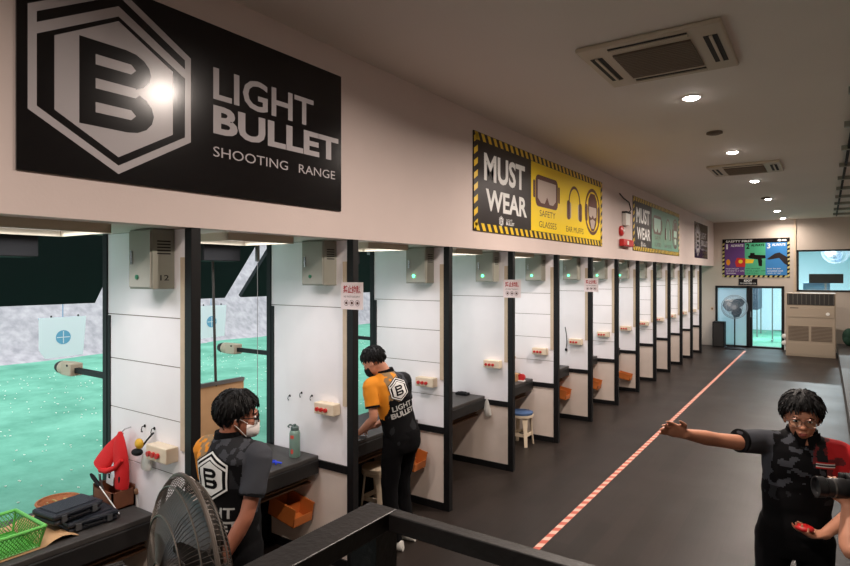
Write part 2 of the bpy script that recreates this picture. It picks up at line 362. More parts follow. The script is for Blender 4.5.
# firing range outside the booths
struct(MB().b(-19.6, -4.06, -9, 26, -.1, 0), 'ground_range', M['turf'])
bk = MB(); nx, ny = 26, 80; vs = []; fs = []
for i in range(nx + 1):
    for j in range(ny + 1):
        x = -17.0 - i * .3; y = -10 + j * .47; h = min(7.5, max(0, (i - 1.5) * .34) ** 1.2)
        h += (noise.noise(V((x * .7, y * .5, 0))) * .35 + noise.noise(V((x * 2, y * 2, 3))) * .1) * min(1, i / 3)
        vs.append((x, y, h - (.05 if i == 0 else 0) + .01))
for i in range(nx):
    for j in range(ny): a = i * (ny + 1) + j; fs.append((a, a + 1, a + ny + 2, a + ny + 1))
struct(bk.add(vs, fs), 'ground_sand_bank', M['sand'], smooth=True)
struct(MB().b(-25.6, -25.4, -11, 28, -.1, 9), 'wall_range_end', M['sand'])
struct(MB().b(-25, -4.1, 26, 26.2, -.1, 7), 'wall_range_side', M['sand'])

# ------------------------------------------------------------------ booths
NTH = {7: 'seventh', 8: 'sixth', 9: 'fifth', 10: 'fourth', 11: 'third', 12: 'second', 13: 'first'}
PYS = [0.65 + 1.395 * i for i in range(14)]
ordn = ['nearest', 'second', 'third', 'fourth', 'fifth', 'sixth', 'seventh', 'eighth', 'ninth', 'tenth', 'eleventh', 'twelfth', 'thirteenth', 'farthest']
def partition(y, kind, label):
    t = thing('booth_partition', label, 'partition', (-3.5, y, 0), 'white booth partitions with black steel posts in a row')
    m = MB(); T = .018; zs = [.80, 1.11, 1.43, 1.75, 2.04, HZ] if kind else [.80, 2.04, HZ]
    m.b(-3.95, -3.07, y - T + .004, y + T - .004, .80, HZ, 1)
    for a, b_ in zip(zs, zs[1:]): m.b(-3.95, -3.07, y - T, y + T, a + .003, b_ - .003, 0)
    m.build('upper_panel', [M['part'], M['seam']], t)
    MB().b(-3.95, -3.07, y - T, y + T, .07, .755).build('lower_panel', M['partlow'], t)
    MB().b(-3.07, -3.005, y - .032, y + .032, 0, HZ).build('front_post', M['black'], t, bevel=.004)
    MB().b(-4.0, -3.95, y - .03, y + .03, 0, HZ).build('rear_post', M['black'], t)
    MB().b(-3.95, -3.915, y - .026, y + .026, .755, 2.03).build('rear_strip', M['black'], t)
    MB().b(-3.95, -3.07, y - .034, y + .034, .745, .805).build('middle_rail', M['black'], t)
    MB().b(-3.95, -3.07, y - .034, y + .034, .0, .07).build('bottom_rail', M['black'], t)
    MB().b(-3.115, -3.072, y - .030, y - T, 1.27, 2.40).build('edge_strip', M['ply'], t)
    return t
P = {}
for k in (0, 1):
    P[k] = partition(PYS[k], k, 'white booth partition out of frame beside the landing' if k == 0 else 'white booth partition behind the red cloth bag, nearest one in view')
for i in range(2, 14):
    P[i] = copy_tree(P[i % 2], (-3.5, PYS[i], 0))
plab = {2: 'white booth partition behind the sage green bottle', 3: 'white booth partition behind the person with the orange sleeve', 4: 'white booth partition bare above its bench, with the small black case at its foot',
        5: 'white booth partition behind the kraft paper roll and small carton', 6: 'white booth partition with the hanging black cord'}
for i in range(2, 14):
    P[i]['label'] = plab.get(i, 'white booth partition on black posts, %s of the row counted from the end wall' % NTH.get(i, ''))

def locker(y, lit, label):
    x0, x1, y0_, z0, z1 = -3.43, -3.19, y - .018 - .145, 2.215, HZ - .005
    t = thing('wall_locker', label, 'locker', (-3.31, y, z0), 'small grey green metal lockers high on the booth partitions')
    MB().b(x0, x1, y0_ + .006, y - .018, z0, z1).build('body', M['lock2'], t, bevel=.003)
    dr = MB().b(x0 + .008, x1 - .008, y0_ - .004, y0_ + .006, z0 + .01, z1 - .01).build('door', M['lock'], t, bevel=.002)
    MB().b(x0 + .04, x0 + .055, y0_ - .014, y0_ - .004, 2.36, 2.44).build('handle', M['chrome'], dr)
    MB().cyl((x0 + .1, y0_ - .004, z0 + .07), (x0 + .1, y0_ - .012, z0 + .07), .014, n=14).build('indicator_lamp', M['led'] if lit else M['ledoff'], dr, label='glowing green indicator lamp' if lit else 'unlit green indicator lamp')
    m = MB()
    for k in range(5): m.b(x1, x1 + .002, y0_ + .035, y - .045, HZ - .08 - k * .018, HZ - .072 - k * .018)
    m.build('vent_slots', M['dark'], t)
    return t
lk1 = locker(PYS[1], False, 'grey green wall locker numbered 12 on the nearest partition')
lk2 = locker(PYS[2], False, 'grey green wall locker with unlit lamp above the green bottle')
lk3 = locker(PYS[3], True, 'grey green wall locker with green lamp above the person in the orange sleeve')
m = MB(); put_text(m, '12', (-3.1885, PYS[1] - .14, 2.265), UY, UZ, .03, .085, 0, .032, bold=.01); m.build('number', M['dark'], lk1)
for i in range(4, 14):
    lb = {4: 'lit grey green wall locker on the bare white partition, under the yellow sign\'s left end', 5: 'lit grey green wall locker above the kraft paper roll', 6: 'lit grey green wall locker above the hanging black cord'}.get(i, 'grey green wall locker with green lamp, %s from the end wall' % NTH.get(i, ''))
    copy_tree(lk3, (-3.31, PYS[i], 2.215), label=lb)

def switchbox(y, label):
    t = thing('switch_box', label, 'switch box', (-3.26, y - .018, 1.2), 'cream switch boxes with red buttons on the partitions')
    MB().b(-3.36, -3.15, y - .098, y - .018, 1.195, 1.285).build('housing', M['cream'], t, bevel=.006)
    for k in range(3):
        MB().cyl((-3.32 + k * .045, y - .098, 1.235), (-3.32 + k * .045, y - .115, 1.235), .016, n=12).build('button', M['red'], t, smooth=True)
    return t
sb = switchbox(PYS[1], 'cream switch box with red buttons beside the red cloth bag')
slab = {2: 'cream switch box with red buttons to the right of the green bottle', 3: 'cream switch box behind the standing person with the orange sleeve', 4: 'cream switch box with red buttons on the bare partition above the small black case', 5: 'cream switch box with red buttons right of the kraft paper roll',
        6: 'cream switch box with red buttons beside the hanging black cord'}
for i in range(2, 14):
    copy_tree(sb, (-3.26, PYS[i] - .018, 1.2), label=slab.get(i, 'small cream switch box on the partition, %s from the end wall' % NTH.get(i, '')))

def bench(yc, label):
    t = thing('shooting_bench', label, 'bench', (-3.68, yc, 0), 'dark benches spanning the booths')
    h = 1.395 / 2 - .036
    MB().b(-4.0, -3.37, yc - h, yc + h, .81, .845).build('bench_top', M['bench'], t, bevel=.006)
    MB().b(-3.40, -3.365, yc - h, yc + h, .70, .81).build('front_edge', M['fascia'], t, bevel=.008)
    MB().b(-3.98, -3.46, yc - h, yc + h, .60, .612).b(-3.97, -3.48, yc - h, yc + h, .625, .634).b(-3.96, -3.52, yc - h, yc + h, .65, .66).build('under_shelf', M['wood'], t)
    return t
YC = [PYS[0] - .6975] + [(PYS[i] + PYS[i + 1]) / 2 for i in range(13)] + [PYS[13] + .6975]
bl = ['dark bench out of frame in the first booth', 'dark bench holding the green basket and black pistol cases', 'dark bench with the green bottle on it', 'dark bench where the person with the orange sleeve works',
      'empty dark bench with a small black case by the bare partition', 'dark bench carrying the kraft paper roll and carton', 'dark bench in the booth with the hanging black cord']
B = {}
B[0] = bench(YC[0], bl[0])
for i in range(1, 15):
    B[i] = copy_tree(B[0], (-3.68, YC[i], 0), label=bl[i] if i < 7 else 'dark booth bench, %s from the end wall' % ['eighth', 'seventh', 'sixth', 'fifth', 'fourth', 'third', 'second', 'first'][i - 7])

def panel_light(yc, label):
    t = thing('panel_light', label, 'ceiling light', (-3.4, yc, HZ), 'slim square panel lights under the booth ceilings')
    x0, x1, a, b_ = -3.68, -3.14, yc - .28, yc + .28
    MB().b(x0, x1, a, b_, HZ - .012, HZ).b(x0, x0 + .02, a, b_, HZ - .05, HZ - .012).b(x1 - .02, x1, a, b_, HZ - .05, HZ - .012).b(x0, x1, a, a + .02, HZ - .05, HZ - .012).b(x0, x1, b_ - .02, b_, HZ - .05, HZ - .012).build('frame', M['lampoff'], t)
    MB().b(x0 + .02, x1 - .02, a + .02, b_ - .02, HZ - .016, HZ - .012).build('diffuser', mat('lit_diffuser', (240, 240, 245), .5, emit=0.5), t)
    ld = bpy.data.lights.new('lamp', 'AREA'); ld.shape = 'RECTANGLE'; ld.size = .46; ld.size_y = .5; ld.energy = BOOTH_W; ld.color = (1.0, .97, .99); ld.spread = R(140)
    lo = bpy.data.objects.new('lamp', ld); COL.objects.link(lo); lo.parent = t; lo.location = (-.01, 0, -.022)
    return t
p0 = panel_light(YC[1], 'slim beige panel light under the nearest booth ceiling, above the black cases')
for i in range(2, 15):
    copy_tree(p0, (-3.4, YC[i] - (.1 if i > 1 else 0), HZ), label='slim beige panel light in ' + ({2: 'the second booth above the green bottle', 3: 'the booth above the orange sleeved person', 4: 'the booth above the small black case', 5: 'the booth above the kraft paper roll', 6: 'the booth left of the hanging black cord'}[i] if i < 7 else 'the booth %s from the end wall' % ['eighth', 'seventh', 'sixth', 'fifth', 'fourth', 'third', 'second', 'first'][i - 7]))

def carrier(yc, label):
    t = thing('target_carrier', label, 'target carrier', (-3.82, yc, 2.56), 'black target carrier boxes under the booth ceilings')
    MB().b(-3.95, -3.70, yc - .16, yc + .16, 2.40, 2.54).build('motor_box', M['blackmat'], t, bevel=.006)
    MB().b(-4.4, -3.74, yc - .2, yc - .18, 2.545, HZ).b(-4.4, -3.74, yc + .18, yc + .2, 2.545, HZ).b(-4.4, -4.36, yc - .3, yc + .3, 2.53, 2.56).build('track', M['steel'], t)
    return t
c1 = carrier(YC[1], 'metal target carrier box at the top left, above the nearest bench')
carr = {1: c1}
for i in range(2, 10): carr[i] = copy_tree(c1, (-3.82, YC[i], 2.56), label='black target carrier box above the ' + ({2: 'masked person', 3: 'person with the orange sleeve', 4: 'small black case on its bench', 5: 'carton bench', 6: 'bench left of the black cord'}[i] if i < 7 else 'booth bench %s from the end wall' % ['eighth', 'seventh', 'sixth'][i - 7]))

def arm(y, label):
    t = thing('lane_camera', label, 'camera', (-4.0, y, 1.62), 'beige lane cameras on black arms at the booth windows')
    MB().ob((-4.22, y, 1.615), UX, UY, UZ, .22, .015, .018).build('bracket', M['black'], t)
    MB().b(-4.56, -4.42, y - .045, y + .045, 1.575, 1.665).cyl((-4.54, y, 1.62), (-4.62, y, 1.618), .05).build('housing', M['cream'], t, bevel=.008, smooth=True)
    MB().lathe([(.044, 0), (.046, .03), (.038, .06), (.0, .07)], (-4.62, y, 1.618), 16, axis=(-1, 0, 0)).build('lens', M['motor'], t, smooth=True)
    MB().cyl((-4.46, y - .045, 1.65), (-4.46, y - .05, 1.65), .008).build('screw', M['dark'], t)
    return t
a1 = arm(PYS[1], 'beige lane camera on a black arm left of the panels behind the red bag')
copy_tree(a1, (-4.0, PYS[2], 1.62), label='beige lane camera on a black arm in the booth of the masked person')
copy_tree(a1, (-4.0, PYS[3], 1.62), label='beige lane camera on a black arm behind the orange sleeved person')

# sloping baffles
for i in range(-4, 8):
    ys = 3.71 + 1.78 * i; ye = ys + 1.51
    o = MB().prism([(-7.0, 1.97), (-7.05, 2.0), (-5.0, 4.22), (-4.95, 4.19)], (0, ys, 0), UX, UZ, UY, ye - ys).build('range_baffle', M['baffle'], loc=(-6, (ys + ye) / 2, 3.1))
    tag(o, {-1: 'large black sloping baffle panel filling the top of the nearest booth window', 0: 'black sloping baffle with its right edge showing beside the target rod in the second booth', 1: 'black sloping baffle right of the slanted gap in the second booth'}.get(i, 'black sloping baffle panel hidden beyond the white partitions' if i > 1 else 'black sloping baffle panel beyond the left edge'), 'baffle', 'black sloping baffles hanging over the range')
struct(MB().b(-4.93, -4.83, -9, 26, 4.1, 4.3), 'beam_1', M['steel'])
struct(MB().b(-9.56, -9.34, -9, 26, 4.36, 4.46), 'beam_2', M['steel'])

# paper targets downrange
def target(y, x, label, zc=1.36):
    t = thing('paper_target', label, 'target', (x, y, zc), 'white paper targets with blue centres hanging downrange')
    m = MB(); n = 8; rings = []
    w2, h2 = .33, .30
    o_ = []
    for i in range(n + 1):
        u = -1 + 2 * i / n
        o_.append((u * w2 * (1.0), -h2 + .05 * (1 - abs(u)) * 0 + (.06 if i == 0 else 0)))
    outl = [(-w2, h2), (-w2 * 1.0, -h2 * .55), (-w2 * .75, -h2), (w2 * .85, -h2 * .96), (w2, h2)]
    m.prism(outl, (x, y, zc), UY, UZ, UX, .006)
    m.build('sheet', M['paper'], t)
    m = MB(); m.poly(circ(0, 0, .105, 24), (x + .008, y, zc), UY, UZ, 0); m.poly([(-.09, -.006), (.09, -.006), (.09, .006), (-.09, .006)], (x + .01, y, zc), UY, UZ, 1); m.poly([(-.006, -.09), (.006, -.09), (.006, .09), (-.006, .09)], (x + .01, y, zc), UY, UZ, 1)
    m.build('bullseye', [mat('target_blue', (110, 168, 200), .8), M['paper']], t)
    MB().cyl((x - .01, y - .16, zc + h2 - .03), (x - .01, y - .16, zc + h2 + .03), .012, n=8).cyl((x - .01, y + .22, zc + h2 - .03), (x - .01, y + .22, zc + h2 + .03), .012, n=8).build('clip', M['dark'], t)
    MB().cyl((x - .01, y, zc + h2 - .02), (x - .01, y, 4.36), .008, n=6).b(x - .02, x, y - w2, y + w2, zc + h2 - .02, zc + h2).build('hanger', mat('blue_rod', (120, 150, 180), .5), t)
target(4.18, -9.45, 'large white paper target with blue centre seen through the nearest booth window')
target(6.75, -9.45, 'white paper target with blue centre behind the rod in the second booth', 1.42)

# spent casings littering the range floor
m = MB(); rr = random.Random(3)
for k in range(1700):
    x = -4.4 - 10.5 * rr.random() ** 1.3; y = 1 + 17 * rr.random(); a = rr.random() * math.pi; dd = V((math.cos(a), math.sin(a), 0)) * .011
    p = V((x, y, .006)); m.tube([p - dd, p + dd], .006, 4)
tag(m.build('spent_casings', M['casing'], loc=(-8, 8, 0)), 'tiny spent casings scattered on the green range floor', 'casings', kind='stuff')
exec_marker = 1

# ------------------------------------------------------------------ signs on the header (facing +x, text runs along +y)
SX = HF
def brand_sign(ya, label):
    t = thing('wall_sign', label, 'sign', (SX, ya + 1.06, 3.27), None)
    MB().b(SX, SX + .012, ya, ya + 2.127, 2.772, 3.778).build('board', M['board'], t)
    X0 = SX + .013; o = (X0, ya, 0)
    m = MB(); logo(m, .457, 3.292, .955, o, UY, UZ, UX, 0, 1, .0006)
    m.build('emblem', [M['silver'], M['board']], t)
    m = MB(); put_text(m, 'LIGHT', o, UY, UZ, 1.019, 1.84, 3.338, 3.53, bold=.018); put_text(m, 'BULLET', o, UY, UZ, 1.019, 2.095, 3.135, 3.305, bold=.035)
    m.build('lettering', M['silver'], t)
    for w_, a_, b_ in (('SHOOTING', 1.019, 1.60), ('RANGE', 1.70, 2.06)):
        m = MB(); put_text(m, w_, o, UY, UZ, a_, b_, 3.0, 3.06); m.build('small_lettering', M['silver'], t)
    return t
brand_sign(1.128, 'big glossy black sign reading LIGHT BULLET SHOOTING RANGE with hexagon emblem, nearest on the header')['group'] = 'black brand signs'
s4 = brand_sign(17.6, 'small-looking black sign with hexagon emblem at the far end of the header wall'); s4['group'] = 'black brand signs'

def hazard(mb, y0, y1, z0, z1, X, wd, step, mi=0):
    """slanted yellow bars around a board edge, as flat print"""
    y = y0
    n = int((y1 - y0) / step)
    for k in range(n):
        a = y0 + (k + .1) * (y1 - y0) / n; wq = (y1 - y0) / n * .5
        for (zz, dz) in ((z1 - wd, wd), (z0, wd)):
            mb.add([(X, a, zz + dz), (X, a + wq, zz + dz), (X, min(a + wq + wd * .6, y1), zz), (X, min(a + wd * .6, y1), zz)], [(0, 1, 2, 3)], mi)
    n = int((z1 - z0) / step / .9)
    for k in range(n):
        a = z0 + (k + .1) * (z1 - z0) / n; wq = (z1 - z0) / n * .5
        for yy in (y0, y1 - wd):
            mb.add([(X, yy, a), (X, yy, a + wq), (X, yy + wd, min(a + wq + wd * .6, z1)), (X, yy + wd, min(a + wd * .6, z1))], [(0, 1, 2, 3)], mi)
def must_sign(ya, back, dark, lens, label, icon):
    t = thing('safety_sign', label, 'sign', (SX, ya + 2.1, 3.27), 'hazard-bordered MUST WEAR signs')
    L_, z0, z1 = 4.2, 2.755, 3.79
    MB().b(SX, SX + .012, ya, ya + L_, z0, z1).build('board', M['boardbr'], t)
    X = SX + .0135; o = (X, ya, 0)
    MB().poly([(1.42, z0 + .09), (L_ - .09, z0 + .09), (L_ - .09, z1 - .09), (1.42, z1 - .09)], o, UY, UZ).build('colour_field', back, t)
    m = MB(); hazard(m, ya + .005, ya + L_ - .005, z0 + .005, z1 - .005, X + .0005, .08, .135); m.build('hazard_border', M['hazy'], t)
    m = MB(); put_text(m, 'MUST', o, UY, UZ, .22, 1.24, 3.30, 3.60, bold=.03); put_text(m, 'WEAR', o, UY, UZ, .26, 1.30, 2.985, 3.22, bold=.03)
    m.build('lettering', M['print'], t)
    m = MB(); logo(m, .62, 2.895, .12, (X + .0006, ya, 0), UY, UZ, UX, 0, 1, .0004); put_text(m, 'LIGHT', (X + .0006, ya, 0), UY, UZ, .74, .9, 2.90, 2.93); put_text(m, 'BULLET', (X + .0006, ya, 0), UY, UZ, .74, .95, 2.86, 2.895, bold=.03)
    m.build('emblem', [M['print'], M['boardbr']], t)
    oo = V((X + .001, ya, 0)); o2 = oo + UX * .0006; o3 = o2 + UX * .0006
    m = MB()
    def rrect(cy, cz, w_, h_, r=.05, n=5):
        pts = []
        for (sx, sz, a0) in ((1, 1, 0), (-1, 1, 90), (-1, -1, 180), (1, -1, 270)):
            for k in range(n + 1): pts.append((cy + sx * (w_ / 2 - r) + r * math.cos(R(a0 + 90 * k / n)), cz + sz * (h_ / 2 - r) + r * math.sin(R(a0 + 90 * k / n))))
        return pts
    m.poly(rrect(1.92, 3.36, .74, .40, .09), oo, UY, UZ, 0); m.poly(rrect(1.51, 3.37, .06, .22, .02), oo, UY, UZ, 0); m.poly(rrect(2.33, 3.37, .06, .22, .02), oo, UY, UZ, 0)
    m.poly([(1.62, 3.50), (1.62, 3.27), (1.72, 3.21), (1.84, 3.21), (1.92, 3.30), (2.0, 3.21), (2.12, 3.21), (2.22, 3.27), (2.22, 3.50)], o2, UY, UZ, 1)
    m.build('goggles_icon', [icon, lens], t)
    m = MB(); cy = 2.93
    band(m, circ(cy, 3.31, .24, 20, 0, 180, .26), circ(cy, 3.31, .20, 20, 0, 180, .22), oo, UY, UZ, 0, False)
    m.poly(rrect(cy - .24, 3.21, .13, .27, .05), oo, UY, UZ, 2); m.poly(rrect(cy + .24, 3.21, .13, .27, .05), oo, UY, UZ, 0); m.poly(rrect(cy + .17, 3.21, .06, .22, .02), oo, UY, UZ, 1); m.poly(rrect(cy - .17, 3.21, .06, .22, .02), oo, UY, UZ, 1)
    m.build('earmuffs_icon', [icon, lens, M['iconbr']], t)
    m = MB(); cy = 3.72
    band(m, circ(cy, 3.27, .36, 30, 0, 360, .36), circ(cy, 3.27, .31, 30, 0, 360, .31), oo, UY, UZ, 0)
    m.poly([(cy - .22, 3.3), (cy - .2, 3.45), (cy - .1, 3.55), (cy + .1, 3.55), (cy + .2, 3.45), (cy + .22, 3.3), (cy + .17, 3.08), (cy + .06, 2.97), (cy - .06, 2.97), (cy - .17, 3.08)], o2, UY, UZ, 0)
    m.poly([(cy - .17, 3.34), (cy + .17, 3.34), (cy + .17, 3.2), (cy + .06, 3.17), (cy, 3.22), (cy - .06, 3.17), (cy - .17, 3.2)], o3, UY, UZ, 1)
    m.poly([(cy - .12, 3.13), (cy, 3.16), (cy + .12, 3.13), (cy + .06, 3.01), (cy - .06, 3.01)], o3, UY, UZ, 1)
    m.poly(rrect(cy - .29, 3.24, .11, .26, .04), o3, UY, UZ, 0); m.poly(rrect(cy + .29, 3.24, .11, .26, .04), o3, UY, UZ, 0)
    m.build('head_icon', [icon, lens], t)
    m = MB(); put_text(m, 'SAFETY', oo, UY, UZ, 1.68, 2.2, 3.04, 3.12); m.build('small_lettering', icon, t)
    m = MB(); put_text(m, 'GLASSES', oo, UY, UZ, 1.66, 2.24, 2.90, 2.98); m.build('small_lettering', icon, t)
    m = MB(); put_text(m, 'EAR MUFFS', oo, UY, UZ, 2.6, 3.3, 2.90, 2.98); m.build('small_lettering', icon, t)
    return t
must_sign(5.25, M['boardy'], M['boardbr'], M['icongrey'], 'yellow and black sign reading MUST WEAR safety glasses and ear muffs', M['iconbr'])
must_sign(11.3, M['boardg'], M['boardbr'], mat('pale_teal_print', (168, 206, 190), .3), 'green and brown MUST WEAR sign farther along the header beyond the red alarm', mat('icon_dark_brown', (92, 62, 54), .3))

# alarm devices on the header between the two safety signs
t = thing('junction_box', 'small white box with a looping black cable on the header between the safety signs', 'electrical box', (SX, 10.75, 3.3))
MB().b(SX, SX + .07, 10.62, 10.88, 3.18, 3.40).build('housing', M['white'], t, bevel=.008)
MB().b(SX, SX + .08, 10.60, 10.90, 3.40, 3.43).build('lid', M['dark'], t)
MB().tube([(SX + .02, 10.4, 3.72), (SX + .03, 10.6, 3.66), (SX + .03, 10.95, 3.62), (SX + .03, 11.08, 3.5), (SX + .03, 10.95, 3.43), (SX + .02, 10.8, 3.40)], .012, 6).build('cable', M['dark'], t)
t = thing('fire_alarm_button', 'round red fire alarm call point on the header wall above the red alarm bar', 'fire alarm', (SX, 10.5, 3.07))
MB().lathe([(.0, 0), (.09, 0), (.09, .04), (.05, .06), (0, .06)], (SX, 10.5, 3.07), 20, axis=(1, 0, 0)).build('housing', M['red'], t, smooth=True)
MB().lathe([(.0, .06), (.03, .06), (.02, .075), (0, .075)], (SX, 10.5, 3.07), 12, axis=(1, 0, 0)).build('button', M['white'], t)
t = thing('alarm_strobe', 'red horizontal alarm sounder box below the round red call point', 'fire alarm', (SX, 10.72, 2.86))
MB().b(SX, SX + .09, 10.42, 11.05, 2.80, 2.93).build('housing', M['red'], t, bevel=.02)
MB().b(SX + .09, SX + .094, 10.62, 10.72, 2.83, 2.90).build('label_plate', M['white'], t)

# no photography notices on booth posts, facing the viewer
def notice(y, label):
    t = thing('paper_notice', label, 'notice', (-3.01, y - .034, 2.13), 'white no photography notices with red characters')
    x0, x1, z0, z1, Y = -3.125, -2.90, 2.03, 2.24, y - .036
    MB().b(x0, x1, Y - .002, Y, z0, z1).build('sheet', mat('pink_paper', (244, 226, 226), .6), t)
    o = (x0, Y - .003, z0)
    m = MB(); put_text(m, '禁止拍照', o, UX, UZ, .025, .20, .125, .185, bold=.03); m.build('red_characters', M['red'], t)
    m = MB(); put_text(m, 'NO PHOTOGRAPHY', o, UX, UZ, .03, .195, .092, .106)
    for k in range(3):
        band(m, circ(.055 + k * .057, .05, .023, 18), circ(.055 + k * .057, .05, .020, 18), o, UX, UZ)
        m.poly([(.045 + k * .057, .04), (.067 + k * .057, .04), (.067 + k * .057, .055), (.060 + k * .057, .061), (.045 + k * .057, .058)], o, UX, UZ)
    m.build('icons', M['iconbr'], t)
    return t
notice(PYS[2], 'white notice with red characters on the post right of the green bottle')
notice(PYS[4], 'white notice with red characters on the post left of the carton and blue-topped stool')
notice(PYS[6], 'white notice with red characters on the post right of the hanging black cord')

# ------------------------------------------------------------------ end wall things (facing -y)
Yw = BY
t = thing('safety_poster', 'colourful three panel gun safety poster above the end door', 'sign', (-1.82, Yw, 2.8))
x0, x1, z0, z1 = -2.746, -.90, 2.21, 3.43
MB().b(x0, x1, Yw - .015, Yw, z0, z1).build('board', M['board'], t)
m = MB(); Yp = Yw - .017; n = 14
for k in range(n):
    a = x0 + (k + .1) * (x1 - x0) / n; q = (x1 - x0) / n * .5
    m.add([(a, Yp, z0 + .06), (a + q, Yp, z0 + .06), (a + q - .03, Yp, z0), (a - .03 if k else a, Yp, z0)], [(0, 1, 2, 3)])
for k in range(9):
    a = z0 + (k + .1) * (z1 - z0 - .1) / 9; q = .065
    for xx in (x0, x1 - .06): m.add([(xx, Yp, a), (xx, Yp, a + q), (xx + .06, Yp, a + q + .03), (xx + .06, Yp, a + .03)], [(0, 1, 2, 3)])
m.build('hazard_border', mat('pale_hazard_yellow', (196, 184, 120), .5), t)
o = V((x0, Yw - .018, z0)); o2 = o - UY * .001
cw = (x1 - x0 - .14) / 3
for k, mm in enumerate(('purple', 'pgreen', 'pblue')):
    MB().poly([(.07 + k * cw, .07), (.07 + (k + 1) * cw, .07), (.07 + (k + 1) * cw, 1.08), (.07 + k * cw, 1.08)], o, UX, UZ).build('colour_panel', M[mm], t)
m = MB(); put_text(m, 'SAEFTY FIRST', o, UX, UZ, .1, .85, 1.11, 1.18, bold=.03)
m.poly(circ(1.58, 1.145, .05, 16, ry=.032), o, UX, UZ); m.poly([(1.65, 1.12), (1.76, 1.12), (1.76, 1.17), (1.65, 1.17)], o, UX, UZ)
m.build('title', M['print'], t)
m = MB()
for k, (c_, l_) in enumerate((('1', ('keep the gun', 'pointed in a safe', 'direction')), ('2', None), ('3', ('keep the gun', 'unloaded until', 'ready to use')))):
    if l_ is None: continue
    X_ = .07 + k * cw
    put_text(m, c_, o2, UX, UZ, X_ + .04, X_ + (.09 if c_ == '1' else .13), .90, 1.06, bold=.03); put_text(m, 'ALWAYS', o2, UX, UZ, X_ + .17, X_ + cw - .04, .97, 1.05, bold=.03)
    for j, s_ in enumerate(l_): put_text(m, s_, o2, UX, UZ, X_ + .04, X_ + .04 + .03 * len(s_), .25 - j * .07, .295 - j * .07, bold=.01)
m.build('white_lettering', M['print'], t)
m = MB(); X_ = .07 + cw
put_text(m, '2', o2, UX, UZ, X_ + .04, X_ + .13, .90, 1.06, bold=.03); put_text(m, 'ALWAYS', o2, UX, UZ, X_ + .17, X_ + cw - .04, .97, 1.05, bold=.03)
for j, s_ in enumerate(('keep your finger', 'off the trigger until', 'ready to shoot')): put_text(m, s_, o2, UX, UZ, X_ + .03, X_ + .03 + .025 * len(s_), .25 - j * .07, .295 - j * .07)
# side view of a pistol
m.poly([(X_ + .08, .66), (X_ + .15, .70), (X_ + .15, .77), (X_ + .27, .77), (X_ + .27, .71), (X_ + .56, .69), (X_ + .57, .60), (X_ + .46, .58), (X_ + .48, .52), (X_ + .47, .35), (X_ + .38, .36), (X_ + .36, .56), (X_ + .12, .60)], o2, UX, UZ)
m.build('dark_lettering', M['board'], t)
m = MB(); m.poly([(X_ - .0, .44), (X_ + .22, .45), (X_ + .26, .56), (X_ + .02, .58)], o2 - UY * .001, UX, UZ, 0); m.poly([(.40, .33), (.65, .33), (.66, .60), (.42, .62), (.36, .48)], o2 - UY * .001, UX, UZ, 1)
m.poly(circ(.52, .5, .06, 12), o2 - UY * .002, UX, UZ, 0); m.poly(circ(.17, .48, .06, 12, ry=.1), o2 - UY * .002, UX, UZ, 2)
m.build('hand_pictures', [M['hazy'], M['red'], M['corange']], t)
m = MB(); X_ = .07 + 2 * cw; m.poly([(X_ + .03, .57), (X_ + .25, .74), (X_ + .37, .77), (X_ + .58, .62), (X_ + .6, .35), (X_ + .5, .42), (X_ + .36, .60), (X_ + .1, .55)], o2, UX, UZ)
m.build('open_pistol_picture', M['boardbr'], t)

t = thing('exit_sign', 'small black sign reading EXIT between the poster and the end door', 'sign', (-2.02, Yw, 2.06))
MB().b(-2.28, -1.76, Yw - .02, Yw, 1.965, 2.165).build('board', M['board'], t)
m = MB(); o = (-2.28, Yw - .022, 1.965); put_text(m, 'EXIT', o, UX, UZ, .15, .38, .11, .175, bold=.03); put_text(m, 'TO SHOOTER 1-14', o, UX, UZ, .04, .48, .03, .08, bold=.01); m.build('lettering', M['print'], t)

t = thing('paper_sign', 'small white paper with dark marks stuck on the frosted door pane above the fan', 'sign', (-2.5, Yw - .0, 1.4))
MB().b(-2.66, -2.36, BY + .018, BY + .029, 1.30, 1.50).build('sheet', M['paper'], t)
m = MB(); m.poly([(.05, .08), (.12, .08), (.12, .13), (.05, .13)], (-2.66, BY + .016, 1.30), UX, UZ); m.poly([(.16, .08), (.25, .08), (.25, .13), (.16, .13)], (-2.66, BY + .016, 1.30), UX, UZ); m.build('printed_marks', M['board'], t)
t = thing('wall_switch', 'small pale light switch on the end wall left of the door', 'switch', (-2.99, Yw, 1.2))
MB().b(-3.0 - .09, -3.0, Yw - .012, Yw, 1.13, 1.25).build('plate', M['ply'], t); MB().b(-3.07, -3.02, Yw - .018, Yw - .012, 1.16, 1.22).build('rocker', M['wood'], t)

